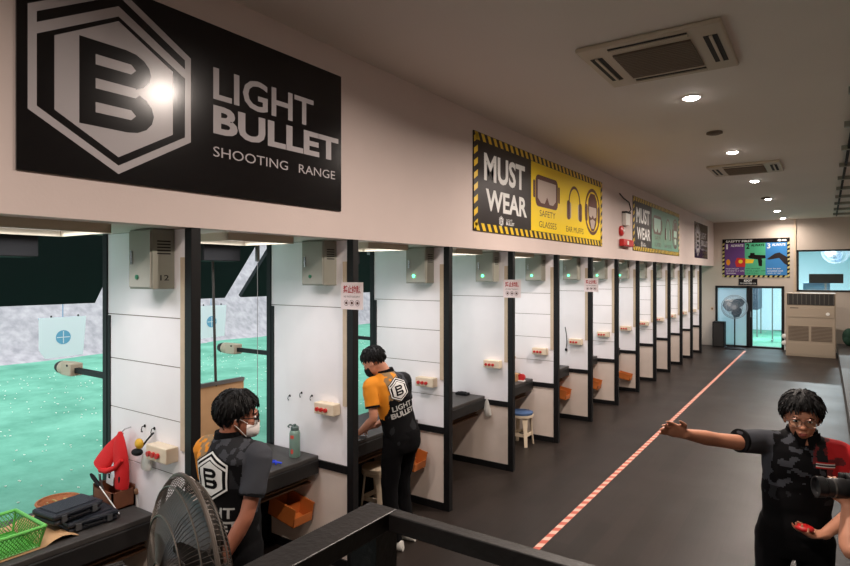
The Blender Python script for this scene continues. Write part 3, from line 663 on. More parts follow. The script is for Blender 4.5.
# loudspeaker, standing fan, air conditioner at the far end
t = thing('loudspeaker', 'tall black speaker box on the floor left of the end door', 'speaker', (-2.80, 20.7, 0))
MB().b(-2.97, -2.63, 20.5, 20.9, 0, .80).build('cabinet', M['blackmat'], t, bevel=.01)
MB().b(-2.94, -2.66, 20.49, 20.5, .04, .76).build('grille', M['dark'], t)
def fan(name, label, base, head, axis, r, cols, back_dome, blades, group=None):
    base = V(base); head = V(head); ax = V(axis).normalized()
    t = thing(name, label, 'fan', base, group)
    a = ax.cross(UZ).normalized(); b_ = a.cross(ax).normalized()
    wire, bl_, mo = cols
    MB().lathe([(0, 0), (r * .75, 0), (r * .78, .015), (r * .6, .035), (.04, .06), (0, .06)], base, 28).build('base', mo, t, smooth=True)
    pb = head - ax * (r * .42)
    MB().tube([base + UZ * .05, V((base.x, base.y, head.z - .10))], .019, 12).build('pole', mo, t, smooth=True)
    m = MB(); m.lathe([(0, 0), (r * .16, .01), (r * .24, .05), (r * .26, r * .32), (r * .2, r * .42), (0, r * .44)], head - ax * (r * .98), 24, axis=ax)
    m.cyl(V((base.x, base.y, head.z - .12)), head - ax * (r * .6), .028)
    mt_ = m.build('motor', mo, t, smooth=True)
    m = MB()
    for k in range(20):
        ang = 2 * math.pi * k / 20; q = (a * math.cos(ang) + b_ * math.sin(ang)) * (r * .262)
        m.tube([head - ax * (r * .86) + q, head - ax * (r * .62) + q], r * .012, 4)
    m.build('cooling_fins', M['dark'], mt_)
    def cagemesh(sgn, depth):
        m = MB(); n = 110
        prof = [(r * .16, depth), (r * .45, depth * .92), (r * .78, depth * .62), (r * .97, depth * .22), (r, 0)]
        for k in range(n):
            ang = 2 * math.pi * k / n; e_ = a * math.cos(ang) + b_ * math.sin(ang)
            m.tube([head + e_ * q + ax * (sgn * dd) for q, dd in prof], r * .0042, 3)
        for q, dd in ((r * .16, depth), (r * .62, depth * .79), (r * .9, depth * .4)):
            m.tube([head + (a * math.cos(x) + b_ * math.sin(x)) * q + ax * (sgn * dd) for x in [2 * math.pi * k / 48 for k in range(48)]], r * .010, 5, closed=True)
        return m
    cagemesh(-1, r * back_dome).build('rear_cage', wire, t)
    f_ = cagemesh(1, r * .34); f_.lathe([(0, r * .345), (r * .17, r * .335), (r * .17, r * .32), (0, r * .32)], head, 20, axis=ax)
    f_.build('front_cage', wire, t)
    MB().tube([head + (a * math.cos(x) + b_ * math.sin(x)) * r for x in [2 * math.pi * k / 64 for k in range(64)]], r * .026, 8, closed=True).build('rim', wire, t, smooth=True)
    MB().lathe([(0, -r * .56), (r * .08, -r * .54), (r * .08, -r * .26), (r * .15, -r * .24), (r * .16, r * .1), (r * .1, r * .16), (0, r * .17)], head, 20, axis=ax).build('hub', mo, t, smooth=True)
    for k in range(blades):
        m = MB(); rings = []
        for j in range(7):
            q = r * (.12 + .78 * j / 6); wd = r * (.22 + .26 * math.sin(math.pi * min(1, (j + 1) / 6.5)))
            a0 = 2 * math.pi * k / blades + .35 * j / 6; e_ = a * math.cos(a0) + b_ * math.sin(a0); g_ = ax.cross(e_)
            tw = .55 - .25 * j / 6; u_ = g_ * math.cos(tw) + ax * math.sin(tw); nn = e_.cross(u_)
            c_ = head + e_ * q
            rings.append([c_ - u_ * wd + nn * .0, c_ - u_ * wd * .3 + nn * r * .03, c_ + u_ * wd * .5 + nn * r * .03, c_ + u_ * wd, c_ + u_ * wd * .5 + nn * r * .018, c_ - u_ * wd * .3 + nn * r * .018])
        m.loft(rings).build('blade', bl_, t, smooth=True)
    return t
fan('standing_fan', 'dark standing fan with smoky blades in front of the frosted door pane', (-2.32, 20.35, 0), (-2.32, 20.28, 1.30), (0.1, -1, -.05), .36, (mat('far_fan_cage', (150, 160, 170), .4), M['bladeb'], M['blackmat']), .3, 3)
fan('pedestal_fan', 'large grey caged pedestal fan in the near foreground beside the landing rail', (-1.69, .88, 0), (-1.635, 1.08, 1.385), (.27, .96, 0), .285, (M['wire'], M['blade'], M['motor']), .30, 3)

t = thing('floor_air_conditioner', 'tall beige floor standing air conditioner cabinet beside the end door', 'air conditioner', (-.32, 19.75, 0))
ax0, ax1, ay = -.93, .23, 19.5; cabm = mat('aged_beige_cabinet', (158, 144, 126), .55)
MB().b(ax0, ax1, ay, ay + .5, 0, 1.78).build('cabinet', cabm, t, bevel=.012)
m = MB().b(ax0 + .03, ax1 - .03, ay - .012, ay, 1.45, 1.76); m.build('outlet_recess', M['dark'], t)
m = MB()
for k in range(11): m.b(ax0 + .06 + k * .104, ax0 + .075 + k * .104, ay - .02, ay - .012, 1.46, 1.75)
m.build('outlet_louvres', mat('louvre_grey', (84, 80, 74), .5), t)
MB().b(ax0 + .03, ax1 - .03, ay - .01, ay, 1.10, 1.42).build('control_panel', cabm, t, bevel=.004)
MB().lathe([(0, 0), (.045, 0), (.045, .012), (0, .012)], (ax1 - .18, ay - .01, 1.21), 18, axis=(0, -1, 0)).build('knob', M['white'], t)
m = MB().b(ax0 + .10, ax0 + .3, ay - .012, ay - .01, 1.35, 1.37); m.build('badge', M['dark'], t)
for gx in (0, 1):
    m = MB()
    for k in range(11): m.b(ax0 + .06 + gx * .54, ax0 + .54 + gx * .54, ay - .008, ay, .45 + k * .038, .472 + k * .038)
    m.build('intake_grille', M['acd'], t)
m = MB().b(ax0 + .02, ax1 - .02, ay - .006, ay, .06, .38); m.build('lower_panel', cabm, t, bevel=.003)

t = thing('pipe_valve', 'small white pipe valves on the wall between the end door and the air conditioner', 'valve', (-1.0, 20.9, .3))
MB().tube([(-1.02, 20.94, .5), (-1.02, 20.94, 0)], .02, 8).build('pipe', M['white'], t)
for z_ in (.42, .22): MB().lathe([(0, 0), (.07, 0), (.07, .05), (.03, .07), (0, .07)], (-1.04, 20.93, z_), 14, axis=(0, -1, 0)).build('valve_body', M['white'], t, smooth=True)
tag(MB().ell((.55, 20.55, .52), .16, .18, .25).ell((.52, 20.42, .42), .1, .08, .12).build('backpack', M['bpack'], loc=(.55, 20.55, .27), smooth=True), 'dark green bag standing on the step by the end wall at the right edge', 'bag')

# seen through the end window and door
t = thing('monitor', 'wide black screen behind the end window', 'screen', (.05, 23, 2.0))
MB().b(-.45, .47, 22.95, 23.0, 2.02, 2.32).build('screen', M['blackmat'], t, bevel=.005)
MB().b(-.03, .03, 22.97, 23.05, 0, 2.05).build('stand', M['steel'], t)
t = thing('office_cabinet', 'pale blue cabinet below the black screen behind the end window', 'cabinet', (-.25, 23.5, 0))
MB().b(-.62, .12, 23.3, 23.9, 0, 2.02).build('body', mat('blue_cabinet', (90, 130, 160), .6), t); MB().b(-.58, .08, 23.28, 23.3, 1.2, 1.95).build('door', mat('blue_cabinet_door', (105, 145, 175), .6), t)
wf = fan('wall_fan', 'round wall fan seen high behind the end window', (.28, 25.4, 2.4), (.28, 25.2, 3.1), (-.3, -1, -.2), .42, (mat('far_fan_cage', (150, 160, 170)), M['bladeb'], mat('blue_grey_plastic', (90, 120, 140), .5)), .3, 3)
for ch in list(wf.children):
    if ch.name.startswith(('base', 'pole')): bpy.data.objects.remove(ch)
MB().cyl((.28, 25.4, 3.1), (.28, 28, 3.1), .03).build('wall_arm', M['steel'], wf)
t = thing('clothes_rack', 'metal rack on wheels standing beyond the glass door', 'rack', (-1.25, 23.2, 0))
MB().tube([(-1.5, 23.2, .1), (-1.5, 23.2, 1.9), (-1.1, 23.2, 1.9), (-1.1, 23.2, .1)], .02, 8).tube([(-1.5, 23.2, .4), (-1.1, 23.2, .4)], .015, 6).build('frame', M['steel'], t)
for x_ in (-1.5, -1.1): MB().tube([(x_, 22.95, .06), (x_, 23.45, .06)], .025, 8).build('foot', M['steel'], t)
t = thing('dark_cabinet', 'dark blue grey cabinet behind the glass door', 'cabinet', (-2.0, 25.5, 0))
MB().b(-2.6, -2.05, 24.6, 26.3, 1.0, 2.6).build('body', mat('slate_cabinet', (44, 58, 72), .6), t); MB().b(-2.58, -2.54, 24.62, 24.66, 0, 1.0).b(-2.1, -2.06, 24.62, 24.66, 0, 1.0).b(-2.58, -2.54, 26.2, 26.24, 0, 1.0).b(-2.1, -2.06, 26.2, 26.24, 0, 1.0).build('legs', M['steel'], t)

# ------------------------------------------------------------------ ceiling things
def cassette(x0, y0_, label):
    w_ = .98; t = thing('cassette_air_conditioner', label, 'air conditioner', (x0 + w_ / 2, y0_ + w_ / 2, CZ - .04), 'square cassette air conditioners in the ceiling')
    x1, y1_ = x0 + w_, y0_ + w_; z = CZ - .001
    MB().b(x0, x1, y0_, y1_, z - .035, z).build('panel', M['acw'], t, bevel=.012)
    g = MB().b(x0 + .22, x1 - .22, y0_ + .2, y1_ - .2, z - .045, z - .035).build('intake_grille', M['acd'], t)
    m = MB()
    for k in range(16): yy = y0_ + .215 + k * .0365; m.b(x0 + .22, x1 - .22, yy, yy + .010, z - .050, z - .045)
    m.build('grille_bars', mat('grille_bar', (132, 116, 100), .6), g)
    for (a0, a1, b0, b1) in ((x0 + .05, x0 + .14, y0_ + .2, y1_ - .2), (x1 - .14, x1 - .05, y0_ + .2, y1_ - .2), (x0 + .22, x1 - .22, y0_ + .06, y0_ + .13), (x0 + .22, x1 - .22, y1_ - .13, y1_ - .06)):
        f_ = MB().b(a0, a1, b0, b1, z - .038, z - .034).build('air_slot', M['dark'], t)
        if a1 - a0 < .2: MB().b((a0 + a1) / 2 - .008, (a0 + a1) / 2 + .012, b0, b1, z - .046, z - .036).build('flap', M['acw'], f_)
        else: MB().b(a0, a1, (b0 + b1) / 2 - .008, (b0 + b1) / 2 + .012, z - .046, z - .036).build('flap', M['acw'], f_)
    return t
cassette(-1.54, 4.22, 'large square ceiling air conditioner nearest the viewpoint')
cassette(-1.53, 9.95, 'square ceiling air conditioner farther down, looking smaller, past the second downlight')
for y_, l_ in ((7.62, 'thin round grey ceiling disc between the two air conditioners'), (14.75, 'thin round grey ceiling disc far down the hall between downlights')):
    t = thing('smoke_detector', l_, 'smoke detector', (-1.08, y_, CZ))
    MB().lathe([(0, 0), (.085, 0), (.09, -.02), (.06, -.03), (0, -.03)], (-1.08, y_, CZ), 24).build('housing', M['acd'], t, smooth=True)
t = thing('ceiling_track', 'dark ceiling track with cross bars running along the right side', 'ceiling track', (.22, 11, CZ))
MB().b(.235, .265, 2, BY - 1, CZ - .05, CZ).build('rail', M['blackmat'], t)
for k in range(13):
    MB().b(.17, 2.9, 2.1 + k * 1.45, 2.15 + k * 1.45, CZ - .06, CZ).build('cross_bar', M['lock2'], t)

# ------------------------------------------------------------------ floor tape
m = MB(); ty0, ty1 = 1.0, 20.0; n = int((ty1 - ty0) / .075); xt = -2.0
for k in range(n):
    a = ty0 + k * .075; m.add([(xt - .028, a, .0015), (xt + .028, a + .03, .0015), (xt + .028, a + .105, .0015), (xt - .028, a + .075, .0015)], [(0, 1, 2, 3)], k % 2)
m.b(xt - .028, xt + .028, ty0, ty1, .0002, .001, 1)
tag(m.build('floor_tape', [M['tape1'], M['tape2']], loc=(xt, 10, 0)), 'red and white striped line of tape running down the dark floor', 'tape')

# ------------------------------------------------------------------ railing in the foreground
t = thing('stair_railing', 'worn black steel railing with a right angled corner in the near foreground', 'railing', (-1.02, 1.25, .70))
MB().b(-1.075, -.98, -1.2, 1.295, 1.602, 1.65).build('side_rail', M['rail'], t, bevel=.003)
MB().b(-.98, 1.5, 1.255, 1.295, 1.602, 1.65).build('front_rail', M['rail'], t, bevel=.003)
for (x_, y_) in ((-1.027, 1.25), (-1.027, -.2), (1.3, 1.275)): MB().b(x_ - .045, x_ + .045, y_ - .045, y_ + .045, .70, 1.602).build('post', M['rail'], t)
MB().b(-1.06, -1.0, -1.2, 1.2, 1.0, 1.04).b(-1.0, 1.3, 1.26, 1.30, 1.0, 1.04).build('lower_rail', M['rail'], t)

# ------------------------------------------------------------------ things on and around the nearest bench
TZ = .846
def mesh_basket():
    x0, x1, y0_, y1_, z0, z1 = -3.80, -3.43, 1.13, 1.43, TZ, TZ + .115
    t = thing('plastic_basket', 'bright green plastic lattice basket on the nearest bench', 'basket', ((x0 + x1) / 2, (y0_ + y1_) / 2, z0))
    ins = .025
    MB().b(x0 + ins, x1 - ins, y0_ + ins, y1_ - ins, z0, z0 + .005).build('bottom', M['green'], t)
    m = MB(); r_ = .012
    for (a, b_) in (((x0, y0_), (x1, y0_)), ((x1, y0_), (x1, y1_)), ((x1, y1_), (x0, y1_)), ((x0, y1_), (x0, y0_))):
        m.tube([(a[0], a[1], z1), (b_[0], b_[1], z1)], .009, 8)
    m.build('rim', mat('green_rim', (104, 186, 88), .35), t, smooth=True)
    cs = [(x0, y0_), (x1, y0_), (x1, y1_), (x0, y1_)]; cb = [(x0 + ins, y0_ + ins), (x1 - ins, y0_ + ins), (x1 - ins, y1_ - ins), (x0 + ins, y1_ - ins)]
    for k in range(4):
        A, B_, C_, D = V((*cs[k], z1)), V((*cs[(k + 1) % 4], z1)), V((*cb[(k + 1) % 4], z0)), V((*cb[k], z0))
        f = lambda u, v: (A.lerp(B_, u)).lerp(D.lerp(C_, u), v)
        m = MB(); n = 16
        for j in range(n + 1):
            for sg in (1, -1):
                u0 = j / n; u1 = u0 + sg * .28
                if u1 < 0: v1 = u0 / .28; u1 = 0
                elif u1 > 1: v1 = (1 - u0) / .28; u1 = 1
                else: v1 = 1
                if v1 > .05: m.tube([f(u0, .05), f(u1, .05 + .9 * v1)], .0022, 4)
        m.tube([f(0, .93), f(1, .93)], .004, 5); m.tube([f(0, .05), f(0, .95)], .006, 5)
        m.build('lattice_side', M['green'], t)
mesh_basket()
m = MB(); n = 14
rows = []
for i in range(n + 1):
    u = i / n; row = []
    for x_, yy in ((-3.90, 0), (-3.43, 0)):
        y_ = 1.0 + u * .60; z_ = TZ + .0015 + (.028 * math.sin(math.pi * min(1, max(0, (u - .72) / .28))) if u > .72 else 0)
        row.append((x_ + (.10 * max(0, u - .7) if x_ < -3.6 else 0), y_, z_))
    rows.append(row)
vs = [p for r_ in rows for p in r_]; m.add(vs, [(2 * i, 2 * i + 1, 2 * i + 3, 2 * i + 2) for i in range(n)])
o = m.build('kraft_paper_sheet', M['kraft'], loc=(-3.66, 1.3, TZ)); sd = o.modifiers.new('thick', 'SOLIDIFY'); sd.thickness = .0008; sd.offset = 1
tag(o, 'brown kraft paper sheet lying under the green basket with a curled end', 'paper')
def pistol_case(x0, x1, y0_, y1_, z0, rz, label):
    c = V(((x0 + x1) / 2, (y0_ + y1_) / 2, z0)); t = thing('pistol_case', label, 'case', c, 'black pistol cases stacked on the nearest bench')
    hx, hy = (x1 - x0) / 2, (y1_ - y0_) / 2
    for nm, a, b_, ins in (('bottom_shell', 0, .028, .006), ('lid', .030, .062, .0)):
        MB().b(c.x - hx + ins, c.x + hx - ins, c.y - hy + ins, c.y + hy - ins, z0 + a, z0 + b_).build(nm, M['navy'], t, bevel=.014)
    MB().b(c.x - hx + .03, c.x + hx - .03, c.y - hy + .03, c.y + hy - .03, z0 + .062, z0 + .066).build('lid_panel', M['navy'], t, bevel=.003)
    for k in (-.6, .6): MB().b(c.x + hx - .002, c.x + hx + .006, c.y + hy * k - .014, c.y + hy * k + .014, z0 + .012, z0 + .048).build('latch', mat('case_latch', (70, 72, 74), .4), t)
    MB().tube([(c.x + hx, c.y - .05, z0 + .03), (c.x + hx + .02, c.y - .045, z0 + .03), (c.x + hx + .02, c.y + .045, z0 + .03), (c.x + hx, c.y + .05, z0 + .03)], .006, 6).build('handle', M['blackmat'], t)
    t.rotation_euler.z = rz
pistol_case(-3.69, -3.47, 1.57, 1.85, TZ, R(-4), 'lower black pistol case of the stack, shifted toward the wooden box')
pistol_case(-3.72, -3.50, 1.48, 1.77, TZ + .067, R(6), 'upper black pistol case of the stack beside the green basket')
t = thing('wicker_basket', 'round wicker basket of small items behind the black pistol cases', 'basket', (-3.90, 1.70, TZ))
MB().lathe([(.07, 0), (.085, .01), (.115, .055), (.12, .06), (.115, .062), (.10, .045), (.075, .012), (.0, .01)], (-3.90, 1.70, TZ), 28).build('bowl', M['wicker'], t, smooth=True)
MB().tube([(-3.90 + .118 * math.cos(x), 1.70 + .118 * math.sin(x), TZ + .06) for x in [2 * math.pi * k / 32 for k in range(32)]], .008, 6, closed=True).build('rim', M['wicker'], t)
rr = random.Random(5)
cart = None
for k in range(16):
    a = rr.random() * 6.28; q = .075 * rr.random() ** .5; p = V((-3.90 + q * math.cos(a), 1.70 + q * math.sin(a), TZ + .035 + .018 * rr.random())); b_ = rr.random() * 6.28
    if cart is None:
        cart = MB().lathe([(0, 0), (.006, 0), (.006, .028), (.004, .036), (0, .040)], (0, 0, 0), 10, axis=(1, 0, 0)).build('cartridge', M['brass'], smooth=True); c = cart
    else: c = cart.copy(); COL.objects.link(c)
    c.location = p; c.rotation_euler = (0, -.25, b_); tag(c, 'small brass cartridge lying in the round wicker basket', 'cartridge', 'loose cartridges in the wicker basket')
m = MB().b(-3.97, -3.93, 1.70, 1.74, TZ + .05, TZ + .07)
t = thing('tool_box', 'brown wooden open box of tools under the red cloth bag', 'box', (-3.70, 1.94, TZ))
x0, x1, y0_, y1_, z1 = -3.83, -3.60, 1.87, 2.015, TZ + .13
MB().b(x0, x1, y0_, y0_ + .01, TZ, z1 - .02).build('front_board', M['oak'], t); MB().b(x0, x1, y1_ - .01, y1_, TZ, z1).build('back_board', M['oak'], t)
MB().b(x0, x0 + .01, y0_, y1_, TZ, z1).build('side_board', M['oak'], t); MB().b(x1 - .01, x1, y0_, y1_, TZ, z1 - .02).build('side_board', M['oak'], t); MB().b(x0, x1, y0_, y1_, TZ, TZ + .01).build('bottom_board', M['oak'], t)
def screwdriver(p0, p1, hmat, label):
    p0, p1 = V(p0), V(p1); t = thing('screwdriver', label, 'tool', p0); d = (p1 - p0); q = p0 + d * .32
    MB().tube([p0, p0.lerp(q, .2), p0.lerp(q, .8), q], [.008, .012, .012, .007], 10).build('handle', hmat, t, smooth=True)
    MB().cyl(q, p1, .0035, n=8).build('shaft', M['white'], t)
screwdriver((-3.84, 1.862, TZ + .19), (-3.50, 1.862, TZ + .016), M['blackmat'], 'long screwdriver with black handle slanting across the wooden tool box')
screwdriver((-3.62, 1.93, TZ + .20), (-3.64, 1.95, TZ + .02), M['blackmat'], 'upright black handled screwdriver at the right end of the wooden box')
screwdriver((-3.545, 1.99, TZ + .12), (-3.54, 2.0, TZ + .003), M['wood'], 'thin wooden handled stick standing right of the wooden tool box')
t = thing('pliers', 'silver pliers standing in the wooden tool box', 'tool', (-3.77, 1.90, TZ + .02))
for s_ in (-1, 1): MB().tube([(-3.77 - s_ * .008, 1.88, TZ + .20), (-3.77, 1.885, TZ + .15), (-3.77 + s_ * .018, 1.90, TZ + .09), (-3.77 + s_ * .012, 1.91, TZ + .02)], [.004, .008, .006, .006], 8).build('handle', M['steel'], t)
MB().cyl((-3.77, 1.875, TZ + .15), (-3.77, 1.895, TZ + .15), .010).build('pivot', M['steel'], t)
t = thing('folded_card', 'white card with a black mark standing in the tool box', 'card', (-3.72, 1.93, TZ + .06))
MB().ob((-3.72, 1.92, TZ + .165), V((.98, .1, -.15)).normalized(), UY, V((.15, 0, .98)).normalized(), .035, .001, .035).build('sheet', M['paper'], t); MB().b(-3.735, -3.715, 1.917, 1.9185, TZ + .17, TZ + .20).build('mark', M['blackmat'], t)
tag(MB().tube([(-3.55, 1.80, TZ + .012), (-3.48, 1.83, TZ + .012)], [.012, .010], 8).build('eraser', M['blue'], loc=(-3.52, 1.81, TZ), smooth=True), 'small blue rubber piece on the bench in front of the tool box', 'eraser')
# red cloth bag hanging from a hook
t = thing('cloth_bag', 'red cloth bag hanging from a hook on the nearest partition', 'bag', (-3.67, 2.0, 1.0))
m = MB(); y_ = 1.985
rings = []
for zc, xc, rx, ry in ((1.31, -3.665, .012, .01), (1.27, -3.668, .035, .022), (1.22, -3.675, .062, .03), (1.16, -3.665, .070, .034), (1.10, -3.65, .062, .036), (1.04, -3.645, .058, .036), (.99, -3.645, .060, .034), (.96, -3.65, .058, .03)):
    rings.append([V((xc + rx * math.cos(a) * (1 + .06 * math.sin(3 * a)), y_ - .03 + ry * math.sin(a), zc)) for a in [2 * math.pi * k / 20 for k in range(20)]])
m.loft(rings); m.build('bag_body', M['redcloth'], t, smooth=True)
m = MB(); rings = []
for u in range(9):
    s_ = u / 8; c_ = V((-3.665, 1.965, 1.30)).lerp(V((-3.79, 1.90, 1.085)), s_); rx = .012 + .052 * math.sin(min(1, s_ * 1.15) * 1.5); ry = .010 + .022 * s_
    ang = -.55; ux = V((math.cos(ang), 0, -math.sin(ang) * -1)); ux = V((.86, .1, -.5)).normalized()
    rings.append([c_ + ux * (rx * math.cos(a)) + UY * (ry * math.sin(a)) for a in [2 * math.pi * k / 16 for k in range(16)]])
m.loft(rings); m.tube([(-3.80, 1.89, 1.095), (-3.76, 1.885, 1.07), (-3.70, 1.89, 1.075), (-3.64, 1.91, 1.10), (-3.60, 1.93, 1.15)], [.014, .018, .018, .016, .012], 10)
m.build('hood_flap', M['redcloth'], t, smooth=True)
MB().tube([(-3.665, 2.025, 1.325), (-3.665, 1.985, 1.32), (-3.665, 1.965, 1.305), (-3.665, 1.975, 1.29)], .004, 6).build('hanging_loop', M['chrome'], t)
def hook(x, z, y, label):
    t = tag(MB().tube([(x, y, z + .02), (x, y - .018, z + .02), (x, y - .024, z), (x + .004, y - .018, z - .014), (x + .008, y - .03, z - .008)], .003, 6).cyl((x, y, z + .02), (x, y - .003, z + .02), .010, n=10).build('wall_hook', M['blackmat'], loc=(x, y, z)), label, 'hook', 'small black hooks on the partitions')
hook(-3.506, 1.335, PYS[1] - .019, 'small black hook on the nearest partition, next to the red bag'); hook(-3.40, 1.335, PYS[1] - .019, 'small black hook above the gold foam pouch')
hook(-3.72, 1.26, PYS[2] - .019, 'dark hook on the partition behind the bottle, leftmost of three'); hook(-3.58, 1.30, PYS[2] - .019, 'middle small hook of the three behind the bottle'); hook(-3.46, 1.29, PYS[2] - .019, 'rightmost small hook of the three behind the bottle')
t = thing('foam_pouch', 'gold and black ear protection hanging between the red bag and the switch box', 'ear protection', (-3.46, 1.97, 1.22))
MB().ell((-3.465, 1.965, 1.265), .035, .022, .032).build('cushion', M['gold'], t, smooth=True); MB().ell((-3.47, 1.955, 1.215), .042, .03, .022).build('ear_cup', M['blackmat'], t, smooth=True)
MB().tube([(-3.40, 2.02, 1.33), (-3.42, 1.99, 1.29), (-3.45, 1.97, 1.24)], .006, 6).build('band', M['blackmat'], t)
m = MB(); rings = []
for zc, xc, rx, ry in ((1.22, -3.415, .006, .006), (1.20, -3.415, .022, .012), (1.20, -3.42, .040, .02), (1.14, -3.425, .050, .026), (1.11, -3.425, .045, .022), (1.10, -3.425, .02, .01)):
    rings.append([V((xc + rx * math.cos(a) * (1 + .12 * math.sin(5 * a + zc * 30)), 1.99 + ry * math.sin(a), zc)) for a in [2 * math.pi * k / 24 for k in range(24)]])
tag(m.loft(rings).build('plastic_bag', M['bag'], loc=(-3.39, 1.99, 1.2), smooth=True), 'crumpled translucent plastic bag hanging beside the cream switch box of the nearest partition', 'bag')

# ------------------------------------------------------------------ second booth
t = thing('water_bottle', 'sage green metal water bottle with red stickers on the second bench', 'bottle', (-3.50, 3.27, TZ))
bc = V((-3.50, 3.27, TZ))
MB().lathe([(0, 0), (.040, 0), (.043, .006), (.043, .185), (.038, .205), (.030, .212), (0, .212)], bc, 28).build('body', M['teal'], t, smooth=True)
cp = MB().lathe([(0, .212), (.033, .212), (.033, .235), (.026, .243), (.012, .245), (.012, .258), (0, .258)], bc, 20).build('cap', M['tealdark'], t, smooth=True)
MB().tube([bc + V((-.02, 0, .243)), bc + V((-.045, -.01, .25)), bc + V((-.062, -.015, .235)), bc + V((-.05, -.01, .225))], .007, 8).build('carry_loop', M['tealdark'], cp, smooth=True)
for zz, w_ in ((.165, .55), (.05, .4)):
    m = MB(); r1 = .0438; n = 8; vs = []
    for k in range(n + 1):
        a = R(-75) + w_ * 1.3 * (k / n - .5)
        hh = .020 * math.sin(math.pi * (k + .6) / (n + 1.2)) ** .5 if zz < .1 else .013
        vs += [bc + V((r1 * math.cos(a), r1 * math.sin(a), zz - hh)), bc + V((r1 * math.cos(a), r1 * math.sin(a), zz + hh))]
    m.add(vs, [(2 * k, 2 * k + 2, 2 * k + 3, 2 * k + 1) for k in range(n)]); m.build('sticker', M['sticker'], t)
t = thing('safety_glasses', 'blue rubber framed glasses folded on the second bench near the bottle', 'glasses', (-3.52, 3.05, TZ))
MB().tube([(-3.60, 3.02, TZ + .008), (-3.56, 3.05, TZ + .02), (-3.52, 3.03, TZ + .012), (-3.47, 3.05, TZ + .018), (-3.44, 3.08, TZ + .008)], .008, 8).tube([(-3.58, 3.07, TZ + .008), (-3.52, 3.09, TZ + .008), (-3.46, 3.04, TZ + .008)], .007, 8).build('frame', M['blue'], t, smooth=True)
MB().tube([(-3.60, 3.00, TZ + .006), (-3.50, 3.01, TZ + .006)], .006, 6).build('temple', M['blue'], t)
t = thing('target_board', 'brown cardboard target board hanging on a rod in the second booth', 'target board', (-3.78, 2.74, 1.2))
MB().b(-3.79, -3.775, 2.47, 2.99, .93, 1.48).build('board', M['cardboard'], t)
MB().cyl((-3.782, 2.74, 1.46), (-3.82, 2.74, 2.40), .010, n=10).build('rod', mat('rod_dark', (70, 66, 62), .4, metal=.6), t); MB().b(-3.80, -3.765, 2.47, 2.99, 1.47, 1.495).build('top_clamp', M['steel'], t)
m = MB()
for yy, zz in ((2.55, 1.2), (2.75, 1.38), (2.9, 1.1), (2.9, 1.4), (2.65, 1.0)): m.poly(circ(yy, zz, .006, 8), (-3.774, 0, 0), UY, UZ)
m.build('bullet_holes', M['dark'], t)
tag(MB().tube([(-3.60, 2.98, 2.40), (-3.605, 2.985, 1.9), (-3.60, 2.98, 1.2)], .0025, 5).b(-3.612, -3.588, 2.968, 2.992, 2.40, HZ).build('pull_cord', M['steel'], loc=(-3.6, 2.98, 2)), 'thin hanging wire right of the target board rod', 'cord')

def bin_(c, label, rz=0, s=1.0):
    c = V(c); t = thing('parts_bin', label, 'bin', c, 'orange plastic bins under the benches')
    w_, d_, h_ = .30 * s, .20 * s, .15 * s; th = .006
    m = MB(); m.b(c.x - w_ / 2, c.x + w_ / 2, c.y - d_ / 2, c.y + d_ / 2, c.z, c.z + th); m.b(c.x - w_ / 2, c.x + w_ / 2, c.y + d_ / 2 - th, c.y + d_ / 2, c.z, c.z + h_)
    m.b(c.x - w_ / 2, c.x + w_ / 2, c.y - d_ / 2, c.y - d_ / 2 + th, c.z, c.z + h_); m.b(c.x - w_ / 2, c.x - w_ / 2 + th, c.y - d_ / 2, c.y + d_ / 2, c.z, c.z + h_)
    m.prism([(-d_ / 2, 0), (d_ / 2, 0), (d_ / 2, h_ * .5), (-d_ / 2, h_ * .5)], (c.x + w_ / 2 - th, c.y, c.z), UY, UZ, UX, th); m.build('tray', M['orange_bin'], t)
    m = MB()
    m.b(c.x - w_ / 2 - .004, c.x + w_ / 2 + .004, c.y - d_ / 2 - .006, c.y - d_ / 2, c.z + h_ - .012, c.z + h_).b(c.x - w_ / 2 - .004, c.x + w_ / 2 + .004, c.y + d_ / 2, c.y + d_ / 2 + .006, c.z + h_ - .012, c.z + h_)
    m.b(c.x, c.x + .004, c.y - d_ / 2, c.y + d_ / 2, c.z, c.z + h_ * .7).build('rim', M['orange_bin'], t)
    MB().b(c.x - .05, c.x + .05, c.y + d_ / 2 + .002, c.y + d_ / 2 + .030, c.z + h_ * .5, c.z + h_ * .9).build('mounting_bracket', M['steel'], t)
    t.rotation_euler = (0, R(10), rz)
bin_((-3.58, PYS[2] - .15, .34), 'orange plastic bin under the bench with the green bottle')
bin_((-3.42, PYS[3] - .15, .42), 'orange plastic bin beside the person in the orange sleeve')
bin_((-3.50, PYS[6] - .15, .36), 'orange brown bin under the bench next to the hanging black cord')
bin_((-3.45, PYS[7] - .15, .30), 'orange bin under the second bench beyond the hanging black cord')
bin_((-3.25, PYS[8] - .15, .26), 'small looking orange bin farthest along the row', 0, .8)

